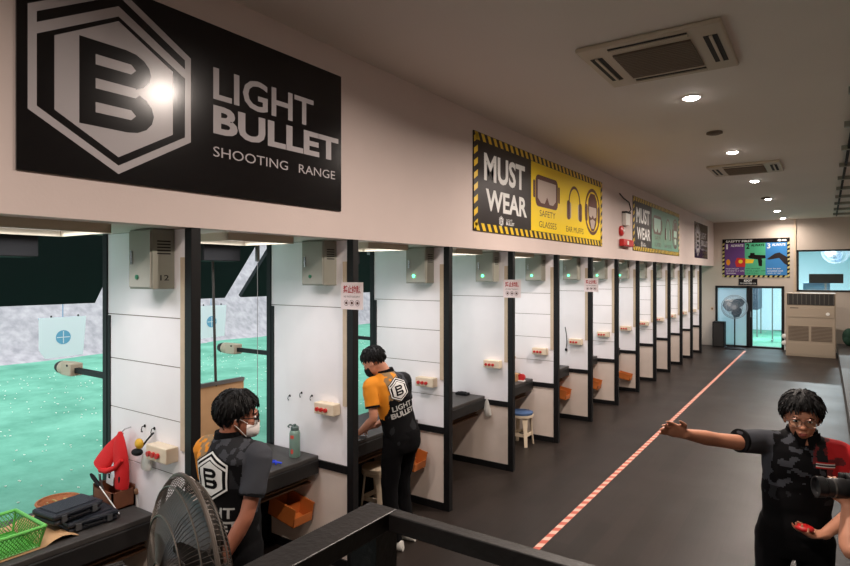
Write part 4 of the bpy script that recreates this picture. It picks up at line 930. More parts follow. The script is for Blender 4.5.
def stool(c, seatm, label, group='plastic stools in the booths'):
    c = V(c); t = thing('plastic_stool', label, 'stool', c, group); H_ = .45
    MB().lathe([(0, H_ - .03), (.150, H_ - .035), (.158, H_ - .02), (.155, H_ - .004), (.14, H_), (0, H_)], c, 32).build('seat', seatm, t, smooth=True)
    MB().lathe([(.135, H_ - .065), (.158, H_ - .065), (.160, H_ - .035), (.135, H_ - .035)], c, 32).build('apron', M['cream'], t, smooth=True)
    for k in range(4):
        a = R(45 + 90 * k); e_ = V((math.cos(a), math.sin(a), 0)); g_ = V((-e_.y, e_.x, 0))
        rings = []
        for q, z_, w_ in ((.125, H_ - .06, .042), (.140, H_ * .5, .028), (.165, 0, .024)):
            p = c + e_ * q + UZ * z_; rings.append([p + g_ * w_ + e_ * .008, p - g_ * w_ + e_ * .008, p - g_ * w_ * .8 - e_ * .008, p + g_ * w_ * .8 - e_ * .008])
        MB().loft(rings).build('leg', M['cream'], t, bevel=.004)
    m = MB()
    for k in range(4):
        a, b_ = R(45 + 90 * k), R(135 + 90 * k); z_ = .15
        p, q = c + V((math.cos(a), math.sin(a), 0)) * .150 + UZ * z_, c + V((math.cos(b_), math.sin(b_), 0)) * .150 + UZ * z_
        d_ = (q - p).normalized(); m.ob((p + q) / 2, d_, UZ, d_.cross(UZ), (q - p).length / 2, .022, .006)
    m.build('brace', M['cream'], t)
    return t
stool((-3.40, 7.28, 0), mat('blue_seat', (70, 96, 136), .5), 'white plastic stool with a blue seat under the carton bench')
stool((-3.58, 4.42, 0), M['cream'], 'cream plastic stool in the dark behind the legs of the person with the orange sleeve')

# third to sixth booth
tag(MB().b(-3.70, -3.54, 6.05, 6.13, TZ, TZ + .03).b(-3.66, -3.58, 6.06, 6.12, TZ + .03, TZ + .038).build('magazine_loader', M['blackmat'], loc=(-3.6, 6.1, TZ), bevel=.004), 'small flat black case on the empty bench by the bare partition', 'case')
m = MB(); rings = []
for zc, xc, rx, ry in ((.82, -3.33, .006, .006), (.78, -3.33, .025, .012), (.70, -3.325, .042, .02), (.63, -3.32, .046, .022), (.61, -3.32, .02, .01)):
    rings.append([V((xc + rx * math.cos(a) * (1 + .12 * math.sin(5 * a + zc * 30)), PYS[4] - .06 + ry * math.sin(a), zc)) for a in [2 * math.pi * k / 20 for k in range(20)]])
tag(m.loft(rings).build('plastic_bag', M['bag'], loc=(-3.33, PYS[4] - .06, .7), smooth=True), 'small translucent bag hanging from the corner of the empty bench', 'bag')
t = thing('carton', 'small cardboard carton with a red mark on the bench beyond the bare partition', 'box', (-3.56, 7.35, TZ))
MB().b(-3.66, -3.46, 7.25, 7.38, TZ, TZ + .10).build('box_body', M['cardboard'], t, bevel=.002); m = MB(); m.poly(circ(-3.53, TZ + .05, .022, 12), (0, 7.2495, 0), UX, UZ); m.build('red_mark', M['red'], t)
t = thing('tape_dispenser', 'shiny red and white item right of the small carton', 'tape dispenser', (-3.42, 7.35, TZ))
MB().lathe([(.02, -.02), (.05, -.02), (.05, .02), (.02, .02)], (-3.42, 7.33, TZ + .05), 20, axis=(0, 1, 0)).build('roll', M['red'], t, smooth=True); MB().b(-3.465, -3.375, 7.30, 7.36, TZ, TZ + .015).build('base', M['white'], t)
tag(MB().lathe([(.0, 0), (.055, 0), (.055, .30), (.03, .30), (.03, .28), (0, .28)], (-3.74, 7.50, TZ + .03), 20, axis=(.35, -.1, .93)).build('paper_roll', M['cardboard'], loc=(-3.7, 7.5, TZ), smooth=True), 'kraft paper roll leaning on the partition behind the small carton', 'roll')
t = thing('hanging_cord', 'thin black cord with a weight hanging on a white partition', 'cord', (-3.42, PYS[6] - .03, 1.3))
MB().tube([(-3.44, PYS[6] - .024, 1.46), (-3.42, PYS[6] - .03, 1.36), (-3.41, PYS[6] - .026, 1.24), (-3.42, PYS[6] - .03, 1.13)], .006, 6).build('cord', M['dark'], t); MB().ell((-3.42, PYS[6] - .036, 1.10), .022, .014, .026).build('weight', M['blackmat'], t, smooth=True)

# pistol and magazines worked on by the person in the third booth
def pistol(c, d, label):
    c = V(c); d = V(d).normalized(); n_ = UZ; s_ = n_.cross(d); t = thing('pistol', label, 'pistol', c)
    MB().ob(c + UZ * .014, d, s_, UZ, .09, .016, .013).ob(c + UZ * .014 + d * .09, d, s_, UZ, .006, .008, .008).build('slide', M['blackmat'], t, bevel=.003)
    MB().ob(c - d * .06 + s_ * .055 + UZ * .012, (s_ * .95 - d * .3).normalized(), d, UZ, .05, .018, .012).build('grip', M['blackmat'], t, bevel=.004)
    MB().tube([c + s_ * .016 + UZ * .012, c + s_ * .04 + UZ * .012 - d * .01, c + s_ * .038 + UZ * .012 - d * .04], .003, 6).build('trigger_guard', M['blackmat'], t)
pistol((-3.56, 3.86, TZ + .002), (-1, -.2, 0), 'black pistol lying on the bench before the person with the orange sleeve')
for k, (x_, y_) in enumerate(((-3.48, 4.02), (-3.42, 3.98))):
    tag(MB().ob((x_, y_, TZ + .012), V((.9, .4, 0)).normalized(), V((-.4, .9, 0)).normalized(), UZ, .06, .014, .011).build('magazine', M['steel'], loc=(x_, y_, TZ), bevel=.003), ['steel pistol magazine on the third bench, farther from its edge', 'steel pistol magazine on the third bench, nearest its edge'][k], 'magazine', 'pistol magazines on the bench')

# ------------------------------------------------------------------ people
def remesh(mb, voxel, smooth=4, name='tmp'):
    o = mb.build(name, M['skin'], loc=(0, 0, 0))
    r_ = o.modifiers.new('r', 'REMESH'); r_.mode = 'VOXEL'; r_.voxel_size = voxel
    sm = o.modifiers.new('s', 'SMOOTH'); sm.iterations = smooth; sm.factor = .5
    bpy.context.view_layer.update()
    me = bpy.data.meshes.new_from_object(o.evaluated_get(bpy.context.evaluated_depsgraph_get()))
    out = MB(); out.v = [v.co.copy() for v in me.vertices]; out.f = [list(p.vertices) for p in me.polygons]; out.m = [0] * len(out.f)
    bpy.data.objects.remove(o); bpy.data.meshes.remove(me)
    return out
def ring(c, X, Y, rx, ry, n=24, p=2.3):
    out = []
    for k in range(n):
        a = 2 * math.pi * k / n; ca, sa = math.cos(a), math.sin(a)
        out.append(V(c) + X * (rx * math.copysign(abs(ca) ** (2 / p), ca)) + Y * (ry * math.copysign(abs(sa) ** (2 / p), sa)))
    return out
def limb(mb, pts, rs, sub=5):
    """smooth tapering tube through the joints"""
    P_, Q = [], []
    for i in range(len(pts) - 1):
        for k in range(sub):
            u = k / sub; P_.append(V(pts[i]).lerp(V(pts[i + 1]), u)); Q.append(rs[i] + (rs[i + 1] - rs[i]) * u)
    P_.append(V(pts[-1])); Q.append(rs[-1])
    for _ in range(2):
        P_ = [P_[0]] + [(P_[i - 1] + P_[i] * 2 + P_[i + 1]) / 4 for i in range(1, len(P_) - 1)] + [P_[-1]]
    mb.tube(P_, Q, 14); mb.ell(P_[0], Q[0], Q[0], Q[0]); mb.ell(P_[-1], Q[-1], Q[-1], Q[-1])
def hand(mb, wr, d, n, th, curl=.3, spread=.10, tc=.3, sc=1.0):
    """palm, four jointed fingers and a thumb. d = finger direction, n = palm normal, th = thumb side"""
    d = V(d).normalized(); n = (V(n) - d * V(n).dot(d)).normalized(); s_ = d.cross(n); s_ = s_ if s_.dot(V(th)) > 0 else -s_
    wr = V(wr)
    mb.loft([ring(wr - d * .02, s_, n, .026 * sc, .019 * sc, 16), ring(wr + d * .015 * sc, s_, n, .030 * sc, .017 * sc, 16), ring(wr + d * .05 * sc, s_, n, .040 * sc, .015 * sc, 16), ring(wr + d * .088 * sc, s_, n, .040 * sc, .012 * sc, 16), ring(wr + d * .098 * sc, s_, n, .034 * sc, .008 * sc, 16)])
    for k, (off, L_) in enumerate(((.031, .074), (.0105, .083), (-.0105, .076), (-.031, .060))):
        L_ *= sc; p = wr + d * (.085 * sc) + s_ * (off * sc); dr = (d + s_ * (off / .03 * spread)).normalized(); pts = [p - d * .02, p]; c_ = 0
        for j, fr in enumerate((.44, .31, .25)):
            c_ += curl * (1 + .25 * k) * (1.0 if j else .8); dd = dr * math.cos(c_) + n * math.sin(c_); pts.append(pts[-1] + dd * (L_ * fr))
        mb.tube(pts, [.0090 * sc, .0092 * sc, .0085 * sc, .0078 * sc, .0062 * sc], 9); mb.ell(pts[-1], .0062 * sc, .0062 * sc, .0062 * sc, nu=8, nv=6)
    p = wr + d * .022 * sc + s_ * .026 * sc; d1 = (d * .72 + s_ * .75 + n * tc).normalized(); d2 = (d * .95 + s_ * .25 + n * tc * 1.6).normalized()
    pts = [p - s_ * .012, p + d1 * .036 * sc, p + d1 * .036 * sc + d2 * .030 * sc, p + d1 * .036 * sc + d2 * .056 * sc]
    mb.tube(pts, [.015 * sc, .0115 * sc, .0098 * sc, .0072 * sc], 9); mb.ell(pts[-1], .0072 * sc, .0072 * sc, .0072 * sc, nu=8, nv=6)
def head_parts(mb, c, f, u, s=1.0):
    f = V(f).normalized(); u = (V(u) - f * V(u).dot(f)).normalized(); r_ = f.cross(u); F = (r_, f, u)
    E_ = lambda a, b_, c_, rx, ry, rz: mb.ell(V(c) + r_ * a * s + f * b_ * s + u * c_ * s, rx * s, ry * s, rz * s, F, nu=18, nv=12)
    E_(0, -.008, .032, .074, .094, .083); E_(0, .028, -.025, .061, .066, .088); E_(0, .042, -.078, .036, .040, .032); E_(0, .03, -.055, .052, .050, .048)
    E_(0, .082, .018, .048, .016, .012); E_(0, .098, -.034, .016, .016, .012); E_(0, .090, -.015, .009, .016, .026)
    for q in (-1, 1): E_(q * .074, -.008, -.018, .009, .018, .030); E_(q * .036, .066, -.034, .022, .020, .020)
    E_(0, .084, -.066, .022, .014, .006); E_(0, .082, -.076, .018, .013, .007)
    return F
def hair_mesh(c, F, s=1.0, front=.50, back=-.55, side=-.12, vol=.014, seed=1, fringe=0.0):
    r_, f, u = F; mb = MB(); nu, nv = 96, 60; rings = []
    cc = V(c) + u * .032 * s - f * .008 * s
    for j in range(nv + 1):
        ph = -math.pi / 2 + math.pi * j / nv; row = []
        for k in range(nu):
            t_ = 2 * math.pi * k / nu; x, y, z = math.cos(ph) * math.cos(t_), math.cos(ph) * math.sin(t_), math.sin(ph)
            fr = max(0, y); bk_ = max(0, -y)
            lim = side + (front - side) * min(1, fr * 1.25) ** 1.2 + (back - side) * min(1, bk_ * 1.6)
            lim += .07 * noise.noise(V((x * 9, y * 9, seed))) + .05 * noise.noise(V((x * 26, y * 26, seed)))
            a = max(0, min(1, (z - lim) / .07)); a = a * a * (3 - 2 * a)
            st = noise.noise(V((x * 9, y * 9, z * 2.0 + seed))) * .6 + noise.noise(V((x * 24, y * 24, z * 4 + seed * 3))) * .3
            rise = min(1, max(0, (z - lim) / .5)) ** .6
            v_ = vol * (.35 + .65 * rise) + fringe * max(0, y) * min(1, max(0, (1.05 - z)) * 3)
            sc_ = -0.014 + a * (0.014 + v_ + .005 * st)
            row.append(cc + r_ * ((.074 * s + sc_) * x) + f * ((.094 * s + sc_) * y) + u * ((.083 * s + sc_) * z))
        rings.append(row)
    mb.loft(rings)
    rr = random.Random(seed * 7 + 1)
    for _ in range(520):          # loose locks lying on the cap of hair
        z = rr.uniform(-.9, .98); t_ = rr.random() * 6.283; q = math.sqrt(1 - z * z); x, y = q * math.cos(t_), q * math.sin(t_)
        lim = side + (front - side) * min(1, max(0, y) * 1.25) ** 1.2 + (back - side) * min(1, max(0, -y) * 1.6)
        if z < lim + .10: continue
        rise = min(1, max(0, (z - lim) / .5)) ** .6; v_ = vol * (.35 + .65 * rise) + fringe * max(0, y) * min(1, max(0, (1.05 - z)) * 3)
        nrm = (r_ * x + f * y + u * z).normalized(); dn = (-u + nrm * nrm.dot(u)); dn = dn.normalized() if dn.length > .2 else (f - nrm * nrm.dot(f)).normalized()
        dn = (dn + (r_ * rr.uniform(-.22, .22) + f * rr.uniform(-.12, .12))).normalized()
        p = cc + r_ * ((.074 * s + v_ - .001) * x) + f * ((.094 * s + v_ - .001) * y) + u * ((.083 * s + v_ - .001) * z)
        L_ = rr.uniform(.022, .045); p1 = p + dn * L_ * .5 + nrm * .004; p2 = p + dn * L_ + nrm * rr.uniform(-.003, .004)
        mb.tube([p - nrm * .002, p1, p2], [.005, .0045, .0008], 5)
    return mb
def decal(t, shirt_mb, name, mats, draw, o, U, Vv, N_, w_, h_, n=1, lift=.004):
    """prints drawn flat are pressed onto the cloth surface"""
    bvh = BVHTree.FromPolygons([tuple(v) for v in shirt_mb.v], [tuple(f) for f in shirt_mb.f])
    src = MB(); draw(src)
    me = bpy.data.meshes.new('d'); me.from_pydata([tuple(v) for v in src.v], [], src.f); me.polygons.foreach_set('material_index', src.m)
    import bmesh
    bm = bmesh.new(); bm.from_mesh(me); bmesh.ops.triangulate(bm, faces=bm.faces)
    for _ in range(n):
        long_ = [e_ for e_ in bm.edges if e_.calc_length() > .012]
        if long_: bmesh.ops.subdivide_edges(bm, edges=long_, cuts=1, use_grid_fill=False); bmesh.ops.triangulate(bm, faces=bm.faces)
    bm.to_mesh(me); bm.free()
    out = MB(); out.f = [list(p.vertices) for p in me.polygons]; out.m = [p.material_index for p in me.polygons]
    for v in me.vertices:   # local x,y drawn; z = layer
        p = V(o) + U * v.co.x + Vv * v.co.y
        h = bvh.ray_cast(p + N_ * .25, -N_, .6)
        q = h[0] if h[0] is not None else p
        out.v.append(q + N_ * (lift + v.co.z))
    bpy.data.meshes.remove(me)
    # keep only faces that stay compact
    return out.build(name, mats, t)
def slots(mb, fn):
    for i, f in enumerate(mb.f):
        c = (mb.v[f[0]] + mb.v[f[2]]) / 2; mb.m[i] = fn(c)
def wrinkle(mb, amp=.004, sc=9, seed=0):
    for i, v in enumerate(mb.v):
        q = v * sc + V((seed, 0, 0)); mb.v[i] = v + V((noise.noise(q), noise.noise(q + V((9, 0, 0))), 0)) * amp * 2 + V((noise.noise(V((q.x * .5, q.y * .5, q.z * 2.2))),) * 2 + (0,)) * amp
def person(name_label, base, J, skinm, shirt_fn, shirt_m, hairkw, sleeve=.66, hands=None, hs=1.0, voxel=.0065, shoes=None, wid=1.0):
    t = thing('person', name_label, 'person', base)
    LS, RS, LH, RH = V(J['ls']), V(J['rs']), V(J['lh']), V(J['rh']); neck = V(J['neck']); head = V(J['head']); hf = V(J['hf']).normalized(); hu = V(J.get('hu', (0, 0, 1)))
    lat = (RS - LS).normalized(); up = (neck - (LH + RH) / 2).normalized(); fw = up.cross(lat).normalized(); lath = (RH - LH).normalized(); fwh = UZ.cross(lath).normalized()
    pel = (LH + RH) / 2; shc = (LS + RS) / 2
    body = MB(); F = head_parts(body, head, hf, hu, hs)
    body.tube([neck - up * .03, (neck + head) / 2 - hf * .012, head - hf * .018 - V(F[2]) * .03], [.062, .054, .056], 14)
    sw = (RS - LS).length / 2
    def torso(mb, g, z0=0.0, hem=0.0):
        rs_ = []
        prof = [(-.10 - hem, .148, .108), (0.0, .156, .112), (.22, .146, .104), (.45, .150, .105), (.68, .165, .115), (.84, .165, .108), (.93, .145, .092), (1.0, .085, .070), (1.03, .062, .058)]
        for u, rx, ry in prof:
            c_ = pel.lerp(neck, u) if u >= 0 else pel + UZ * (u * (neck - pel).length)
            k = max(0, min(1, u)); X = lath.lerp(lat, k).normalized(); Y = fwh.lerp(fw, k).normalized()
            rs_.append(ring(c_, X, Y, (rx * wid + g), ry + g, 28, 2.4 if u < .9 else 2.0))
        mb.loft(rs_)
    torso(body, -.006)
    for s_, S_, E_, W_, H_, K_, A_, hand_key in (('r', RS, V(J['re']), V(J['rw']), RH, V(J['rk']), V(J['ra']), 'rhand'), ('l', LS, V(J['le']), V(J['lw']), LH, V(J['lk']), V(J['la']), 'lhand')):
        limb(body, [neck.lerp(S_, .6) - up * .045, S_ - up * .02, E_, E_.lerp(W_, .3), W_], [.036, .044, .036, .038, .025])
        hk = J[hand_key]; hand(body, W_, hk['d'], hk['n'], hk['t'], hk.get('curl', .3), hk.get('spread', .1), hk.get('tc', .3), hk.get('sc', 1.0))
        limb(body, [H_, K_, A_], [.075, .052, .036])
        fd = V(J['foot']); body.ell(A_ + fd * .05 + UZ * (-.04), .035, .10, .03, (fd.cross(UZ), fd, UZ))
    bm_ = remesh(body, voxel, 3); bm_.build('body', skinm, t, smooth=True)
    # shirt: torso and two short sleeves in one cloth surface
    sh = MB(); torso(sh, .012, hem=.02)
    ends = []
    for S_, E_ in ((RS, V(J['re'])), (LS, V(J['le']))):
        cu = S_.lerp(E_, sleeve); limb(sh, [neck.lerp(S_, .25) - up * .035, neck.lerp(S_, .6) - up * .02, S_ + up * .002, S_.lerp(E_, sleeve * .5)], [.062, .064, .066, .062]);
        sh.tube([S_, S_.lerp(E_, sleeve * .5), cu], [.066, .063, .060], 20); ends.append((S_, E_, cu))
    sh = remesh(sh, .008, 5); wrinkle(sh); 
    b0 = V(base)
    slots(sh, lambda c: shirt_fn((c - pel).dot(lat), (c - pel).dot(UZ) / max(.2, (neck - pel).z), (c - pel).dot(fw), c))
    sh.build('shirt', shirt_m, t, smooth=True)
    for S_, E_, cu in ends:
        d_ = (E_ - S_).normalized(); MB().lathe([(.046, -.010), (.0608, -.010), (.0608, .006), (.046, .006)], cu, 24, axis=d_).build('sleeve_cuff', M['cblack'], t, smooth=True)
    # collar
    m = MB(); m.lathe([(.064, -.012), (.078, -.014), (.070, .026), (.062, .024)], neck + up * .012, 28, axis=up); m.build('collar', M['cblack'], t, smooth=True)
    tr = MB()
    tr.loft([ring(pel + UZ * .06, lath, fwh, .160 * wid, .118), ring(pel, lath, fwh, .172 * wid, .124), ring(pel - UZ * .08, lath, fwh, .172 * wid, .122), ring(pel - UZ * .13, lath, fwh, .150 * wid, .105)])
    for H_, K_, A_ in ((RH, V(J['rk']), V(J['ra'])), (LH, V(J['lk']), V(J['la']))): limb(tr, [H_ - UZ * .05, K_, A_ + UZ * .03], [.094, .074, .060]); tr.cyl(A_ + UZ * .10, A_ - UZ * .015, .064, .066)
    tr = remesh(tr, .010, 4); wrinkle(tr, .005, 7, 3); tr.build('trousers', M['trouser'], t, smooth=True)
    fd = V(J['foot']).normalized(); sd_ = fd.cross(UZ)
    for A_ in (V(J['ra']), V(J['la'])):
        g_ = V((A_.x, A_.y, A_.z - .09)); m = MB()
        m.loft([[g_ + fd * a + sd_ * (w_ * math.cos(x)) + UZ * (h_ * (.5 + .5 * math.sin(x))) for x in [2 * math.pi * k / 14 for k in range(14)]] for a, w_, h_ in ((-.085, .02, .05), (-.07, .036, .085), (0, .042, .10), (.07, .048, .075), (.14, .047, .055), (.175, .03, .04), (.185, .012, .025))])
        m.build('shoe', shoes or M['shoe'], t, smooth=True)
    hair_mesh(head, F, hs, **hairkw).build('hair', M['hair'], t, smooth=True)
    c = head; r_, f_, u_ = F
    for q in (-1, 1):
        ec = c + r_ * (q * .030) + f_ * .083 - u_ * .004
        ey = MB().ell(ec, .013, .008, .0065, F, nu=12, nv=8).build('eye', M['eyew'], t, smooth=True)
        MB().ell(ec + f_ * .006, .0058, .004, .006, F, nu=10, nv=6).build('iris', M['eyeb'], ey)
        MB().tube([ec + u_ * .017 - r_ * .018 + f_ * .004, ec + u_ * .022 + f_ * .008, ec + u_ * .017 + r_ * .018 + f_ * .002], [.002, .0035, .002], 6).build('eyebrow', M['hair'], t)
    MB().ell(c + f_ * .092 - u_ * .067, .021, .008, .0045, F, nu=12, nv=6).ell(c + f_ * .091 - u_ * .075, .017, .008, .005, F, nu=12, nv=6).build('lips', M['lip'], t, smooth=True)
    return t, sh, dict(lat=lat, up=up, fw=fw, pel=pel, neck=neck, F=F, head=head)
def spectacles(t, D, lens, frame, dark=False):
    c, (r_, f_, u_) = D['head'], D['F']; fr = MB()
    g = MB().add([], []); 
    for q in (-1, 1):
        ec = c + r_ * (q * .033) + f_ * .103 - u_ * .008
        pts = [ec + r_ * (.026 * math.cos(a)) + u_ * (.021 * math.sin(a)) - f_ * (.004 * abs(math.cos(a))) for a in [2 * math.pi * k / 24 for k in range(24)]]
        fr.tube(pts, .0022, 6, closed=True)
        fr.tube([ec + r_ * (q * .026), c + r_ * (q * .078) + f_ * .075, c + r_ * (q * .080) + f_ * .0 - u_ * .002], .0025, 6)
        MB().prism([(.025 * math.cos(2 * math.pi * k / 20), .020 * math.sin(2 * math.pi * k / 20)) for k in range(20)], ec, r_, u_, f_, .001).build('lens', lens, t)
    fr.tube([c + r_ * -.008 + f_ * .104 - u_ * .004, c + f_ * .107 - u_ * .002, c + r_ * .008 + f_ * .104 - u_ * .004], .0022, 6)
    fr.build('glasses_frame', frame, t)
def camo(c, s=14, seed=0): return noise.noise(V(c) * s + V((seed, 0, 0)))
def back_fn(orange_side):
    def fn(l, h, f, c):
        n_ = camo(c, 13); n2 = camo(c, 30, 5)
        if l * orange_side > .176 + n_ * .03 and h > .30: return 2     # orange shoulder and sleeve
        if -l * orange_side > .150 and h > .35: return 1                # grey sleeve
        if h > .62 + n_ * .15 and l * orange_side > .05: return 3 if n2 > -.15 else 2
        if h > .62 and abs(l) > .06 and n_ > .05: return 4 if l * orange_side < 0 else 3
        if h > .82: return 4 if n2 > 0 else 1
        if n_ > .42: return 4
        return 0
    return fn
SHM = [M['cblack'], M['cgrey'], M['corange'], M['cgold'], M['cdgrey']]
def back_print(t, sh, D, zc, size):
    lat, up, fw, pel, neck = D['lat'], D['up'], D['fw'], D['pel'], D['neck']
    N_ = -fw; U = N_.cross(up).normalized() * -1; U = up.cross(N_).normalized(); o = pel.lerp(neck, zc)
    def dr(m):
        Z_ = V((0, 0, 1)); 
        hx = hexa(0, 0, size * 1.06); m.poly(hx, (0, 0, 0), V((1, 0, 0)), V((0, 1, 0)), 1)
        logo(m, 0, 0, size, (0, 0, .0012), V((1, 0, 0)), V((0, 1, 0)), V((0, 0, 1)), 0, 1, .0012, .94)
    decal(t, sh, 'back_emblem', [M['print'], M['cblack']], dr, o, U, up, N_, size, size, n=3)
    def dt(m):
        put_text(m, 'LIGHT', (0, 0, 0), V((1, 0, 0)), V((0, 1, 0)), -size * .52, size * .52, -size * .84, -size * .62, bold=.02)
        put_text(m, 'BULLET', (0, 0, 0), V((1, 0, 0)), V((0, 1, 0)), -size * .60, size * .60, -size * 1.12, -size * .90, bold=.04)
    decal(t, sh, 'back_lettering', [mat('grey_print', (168, 168, 166), .7)], dt, o, U, up, N_, size, size, n=2)

# masked person at the second booth, seen from behind
J1 = dict(ls=(-2.675, 1.885, 1.395), rs=(-2.305, 1.925, 1.405), neck=(-2.49, 1.885, 1.475), head=(-2.465, 1.915, 1.585), hf=(.62, .80, -.04), lh=(-2.56, 1.88, .93), rh=(-2.38, 1.89, .93),
          re=(-2.285, 1.83, 1.145), rw=(-2.375, 1.735, .915), le=(-2.74, 1.96, 1.13), lw=(-2.76, 2.12, .98), rk=(-2.37, 1.93, .50), lk=(-2.57, 1.93, .50), ra=(-2.36, 1.88, .09), la=(-2.58, 1.88, .09), foot=(0, 1, 0),
          rhand=dict(d=(-.3, -.25, -.9), n=(-.8, .4, .2), t=(-.3, .9, 0), curl=.45), lhand=dict(d=(-.1, .9, -.4), n=(.2, 0, -1), t=(1, 0, 0), curl=.4))
t1, sh1, D1 = person('person with white face mask and black shirt seen from behind at the second booth', (-2.47, 1.89, 0), J1, M['skindark'], back_fn(-1), SHM, dict(front=.12, back=-.93, side=-.46, vol=.020, seed=2), wid=1.0)
back_print(t1, sh1, D1, .71, .235)
spectacles(t1, D1, mat('tinted_lens', (30, 40, 50), .1), M['blackmat'])
c, (r_, f_, u_) = D1['head'], D1['F']
m = MB(); rings = []
for a, w_, h_ in ((.110, .012, .020), (.106, .028, .036), (.090, .048, .048), (.066, .062, .050), (.045, .066, .046)):
    rings.append(ring(c + f_ * a - u_ * .062, r_, u_, w_, h_, 20))
m.loft(rings, caps=True); mk = m.build('face_mask', mat('mask_cloth', (232, 226, 224), .8), t1, smooth=True)
m = MB()
for q in (-1, 1): m.tube([c + r_ * q * .064 + f_ * .05 - u_ * .03, c + r_ * q * .080 + f_ * .015 - u_ * .005, c + r_ * q * .082 - f_ * .012 - u_ * .005], .0016, 5); m.tube([c + r_ * q * .062 + f_ * .045 - u_ * .095, c + r_ * q * .078 + f_ * .012 - u_ * .055, c + r_ * q * .082 - f_ * .014 - u_ * .03], .0016, 5)
m.build('ear_loops', M['white'], mk)

# person working at the third bench
J2 = dict(ls=(-3.135, 3.76, 1.375), rs=(-3.035, 4.12, 1.385), neck=(-3.10, 3.935, 1.455), head=(-3.185, 3.875, 1.562), hf=(-.86, -.28, -.48), hu=(-.45, -.1, .9), lh=(-3.0, 3.92, .93), rh=(-2.97, 4.10, .93),
          le=(-3.06, 3.73, 1.115), lw=(-3.27, 3.79, .955), re=(-3.08, 4.20, 1.13), rw=(-3.28, 4.02, .965), rk=(-3.06, 4.10, .50), lk=(-3.04, 3.90, .50), ra=(-3.0, 4.10, .09), la=(-2.98, 3.90, .09), foot=(-1, -.1, 0),
          lhand=dict(d=(-.85, .35, -.3), n=(.1, .5, -.8), t=(.2, .6, .8), curl=.5), rhand=dict(d=(-.85, -.35, -.3), n=(.1, -.5, -.8), t=(.2, -.6, .8), curl=.5))
t2, sh2, D2 = person('person in a black shirt with an orange sleeve bent over the third bench', (-3.0, 4.0, 0), J2, M['skin'], back_fn(-1), SHM, dict(front=.15, back=-.88, side=-.40, vol=.015, seed=5))
back_print(t2, sh2, D2, .74, .20)
c, (r_, f_, u_) = D2['head'], D2['F']
m = MB(); m.loft([ring(c + f_ * a - u_ * .062, r_, u_, w_, h_, 20) for a, w_, h_ in ((.110, .012, .020), (.106, .028, .036), (.090, .048, .048), (.066, .062, .050), (.045, .066, .046))]); m.build('face_mask', M['blackmat'], t2, smooth=True)

# person pointing, facing the viewpoint
def front_fn(l, h, f, c):     # l > 0 is the person's right
    n_ = camo(c, 14); n2 = camo(c, 26, 7)
    if l < -.165 + n_ * .04 and h > .45: return 2
    if l > .155 and h > .55: return 1
    if l < -.085 and h > .62 + n_ * .06: return 2 if n_ > -.05 else 3
    if h > .72 and l < -.02: return 3 if n2 > .1 else 4
    if h > .48 and n2 > .16 and l > -.08: return 1
    if h > .35 and n2 > .30: return 4
    return 0
J3 = dict(rs=(-.290, 3.60, 1.405), ls=(.075, 3.70, 1.375), neck=(-.105, 3.67, 1.455), head=(-.103, 3.63, 1.560), hf=(.10, -1, -.06), rh=(-.225, 3.66, .95), lh=(-.045, 3.69, .95),
          re=(-.470, 3.33, 1.45), rw=(-.565, 3.06, 1.525), le=(.125, 3.66, 1.10), lw=(-.005, 3.475, 1.025), rk=(-.25, 3.66, .52), lk=(-.03, 3.69, .52), ra=(-.26, 3.70, .09), la=(-.02, 3.73, .09), foot=(.1, -1, 0),
          rhand=dict(d=(-.50, -.72, .32), n=(.55, -.6, -.5), t=(.1, .2, 1), curl=.08, spread=.10, tc=.1), lhand=dict(d=(-.72, -.62, .05), n=(0, 0, 1), t=(-.6, .7, .2), curl=.35, spread=.1))
t3, sh3, D3 = person('person in glasses and a black, grey and red shirt pointing with an outstretched arm', (-.13, 3.68, 0), J3, M['skin'], front_fn, [M['cblack'], M['cgrey'], M['cred'], M['cmar'], M['cdgrey']], dict(front=.14, back=-.85, side=-.45, vol=.024, seed=9, fringe=.006), sleeve=.46)
spectacles(t3, D3, M['glass'], mat('thin_metal', (160, 130, 120), .3, metal=1))
lat, up, fw = D3['lat'], D3['up'], D3['fw']; o3 = D3['pel'].lerp(D3['neck'], .78) - lat * .085
def dflag(m):
    for k, (a, b_) in enumerate(((-.016, -.009), (-.009, -.004), (-.004, .004), (.004, .009), (.009, .016))): m.poly([(-.045, a), (.045, a), (.045, b_), (-.045, b_)], (0, 0, 0), V((1, 0, 0)), V((0, 1, 0)), (0, 1, 2, 1, 0)[k])
decal(t3, sh3, 'flag_patch', [M['red'], M['print'], M['navy']], dflag, o3, -lat, up, fw, .09, .03, n=3)
m = MB(); c = D3['neck'] + fw * .062; m.prism([(-.028, .025), (.028, .025), (0, -.05)], c - up * .012 + fw * .034, lat, up, fw, .002); m.build('undershirt', M['print'], t3)
m = MB(); m.prism([(-.024, .034), (.024, .034), (.004, -.030), (-.004, -.030)], c - up * .004 + fw * .037, lat, up, fw, .002); m.build('open_neckline', M['skin'], t3)
m = MB(); c = D3['neck'] + fw * .055 + up * .012
for q in (-1, 1): m.prism([(0, 0), (q * .055, .035), (q * .06, .0), (q * .012, -.055)], c + fw * .044, lat, up, (fw).normalized(), .006)
m.build('collar_flap', M['cblack'], t3)
tag(MB().ell((-.085, 3.405, 1.062), .042, .034, .018, nu=20).build('red_pouch', M['red'], loc=(-.085, 3.405, 1.06), smooth=True), 'small red item held in the palm of the pointing person', 'pouch')

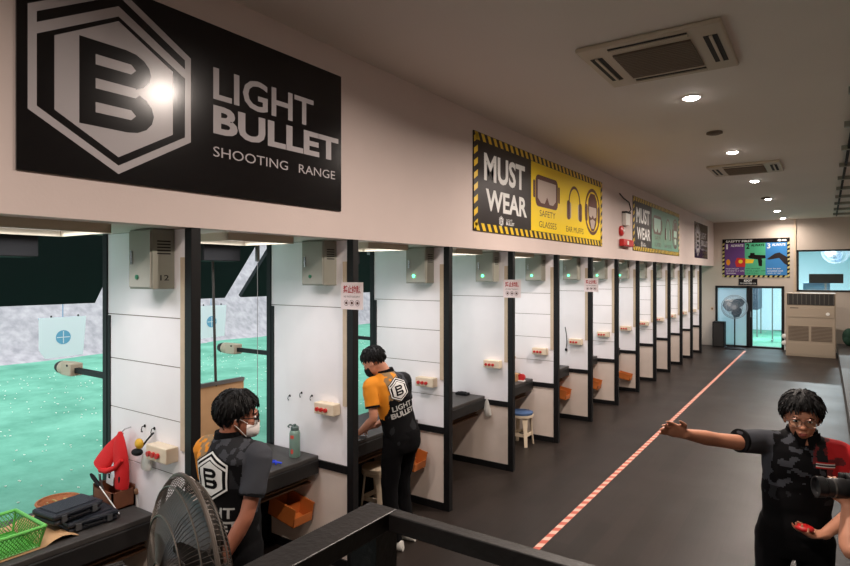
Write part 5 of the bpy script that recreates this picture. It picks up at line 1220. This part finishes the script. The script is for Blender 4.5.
# camera operator at the right edge
J4 = dict(ls=(.33, 2.66, 1.36), rs=(.40, 3.02, 1.38), neck=(.40, 2.84, 1.45), head=(.37, 2.85, 1.555), hf=(-.97, -.15, -.1), lh=(.46, 2.76, .93), rh=(.48, 2.94, .93),
          le=(.078, 2.735, 1.245), lw=(.075, 2.835, 1.385), re=(.25, 3.10, 1.16), rw=(.14, 2.93, 1.38), rk=(.46, 2.95, .50), lk=(.44, 2.75, .50), ra=(.48, 2.95, .36), la=(.46, 2.75, .36), foot=(-1, -.1, 0),
          lhand=dict(d=(-.15, .1, .9), n=(-.5, .8, 0), t=(-.9, -.4, 0), curl=.5, sc=.85), rhand=dict(d=(-.6, -.4, .6), n=(-.2, -.8, -.2), t=(0, 0, 1), curl=.5, sc=.9))
J4['rk'] = (.44, 2.95, .64); J4['lk'] = (.42, 2.75, .64)
t4, sh4, D4 = person('person in black at the right edge raising a black camera', (.47, 2.85, .27), J4, M['skin'], lambda l, h, f, c: 0, [M['cblack']], dict(front=.45, back=-.6, side=-.1, vol=.014, seed=4), sleeve=.86, shoes=M['shoeb'])
t = thing('photo_camera', 'black camera with a thick lens entering at the right edge', 'camera', (.10, 2.86, 1.45))
ld_ = V((-.90, -.42, .02)).normalized(); cs_ = UZ.cross(ld_).normalized(); cc = V((.112, 2.87, 1.452))
MB().ob(cc, ld_, cs_, UZ, .032, .068, .046).ob(cc + UZ * .055, ld_, cs_, UZ, .026, .026, .014).ob(cc + cs_ * -.055 + ld_ * .025, ld_, cs_, UZ, .022, .02, .044).build('camera_body', M['blackmat'], t, bevel=.008)
MB().lathe([(0, .02), (.036, .02), (.036, .05), (.039, .055), (.039, .09), (.036, .095), (.036, .125), (.041, .13), (.041, .16), (.036, .16), (.034, .145), (0, .145)], cc, 28, axis=ld_).build('lens', mat('lens_barrel', (28, 28, 30), .35), t, smooth=True)
MB().lathe([(.0365, .097), (.0385, .097), (.0385, .103), (.0365, .103)], cc, 28, axis=ld_).build('lens_ring', M['steel'], t)
MB().cyl(cc + UZ * .046 - cs_ * .05, cc + UZ * .056 - cs_ * .05, .010).cyl(cc + UZ * .046 + cs_ * .045, cc + UZ * .058 + cs_ * .045, .014).build('dial', M['steel'], t)
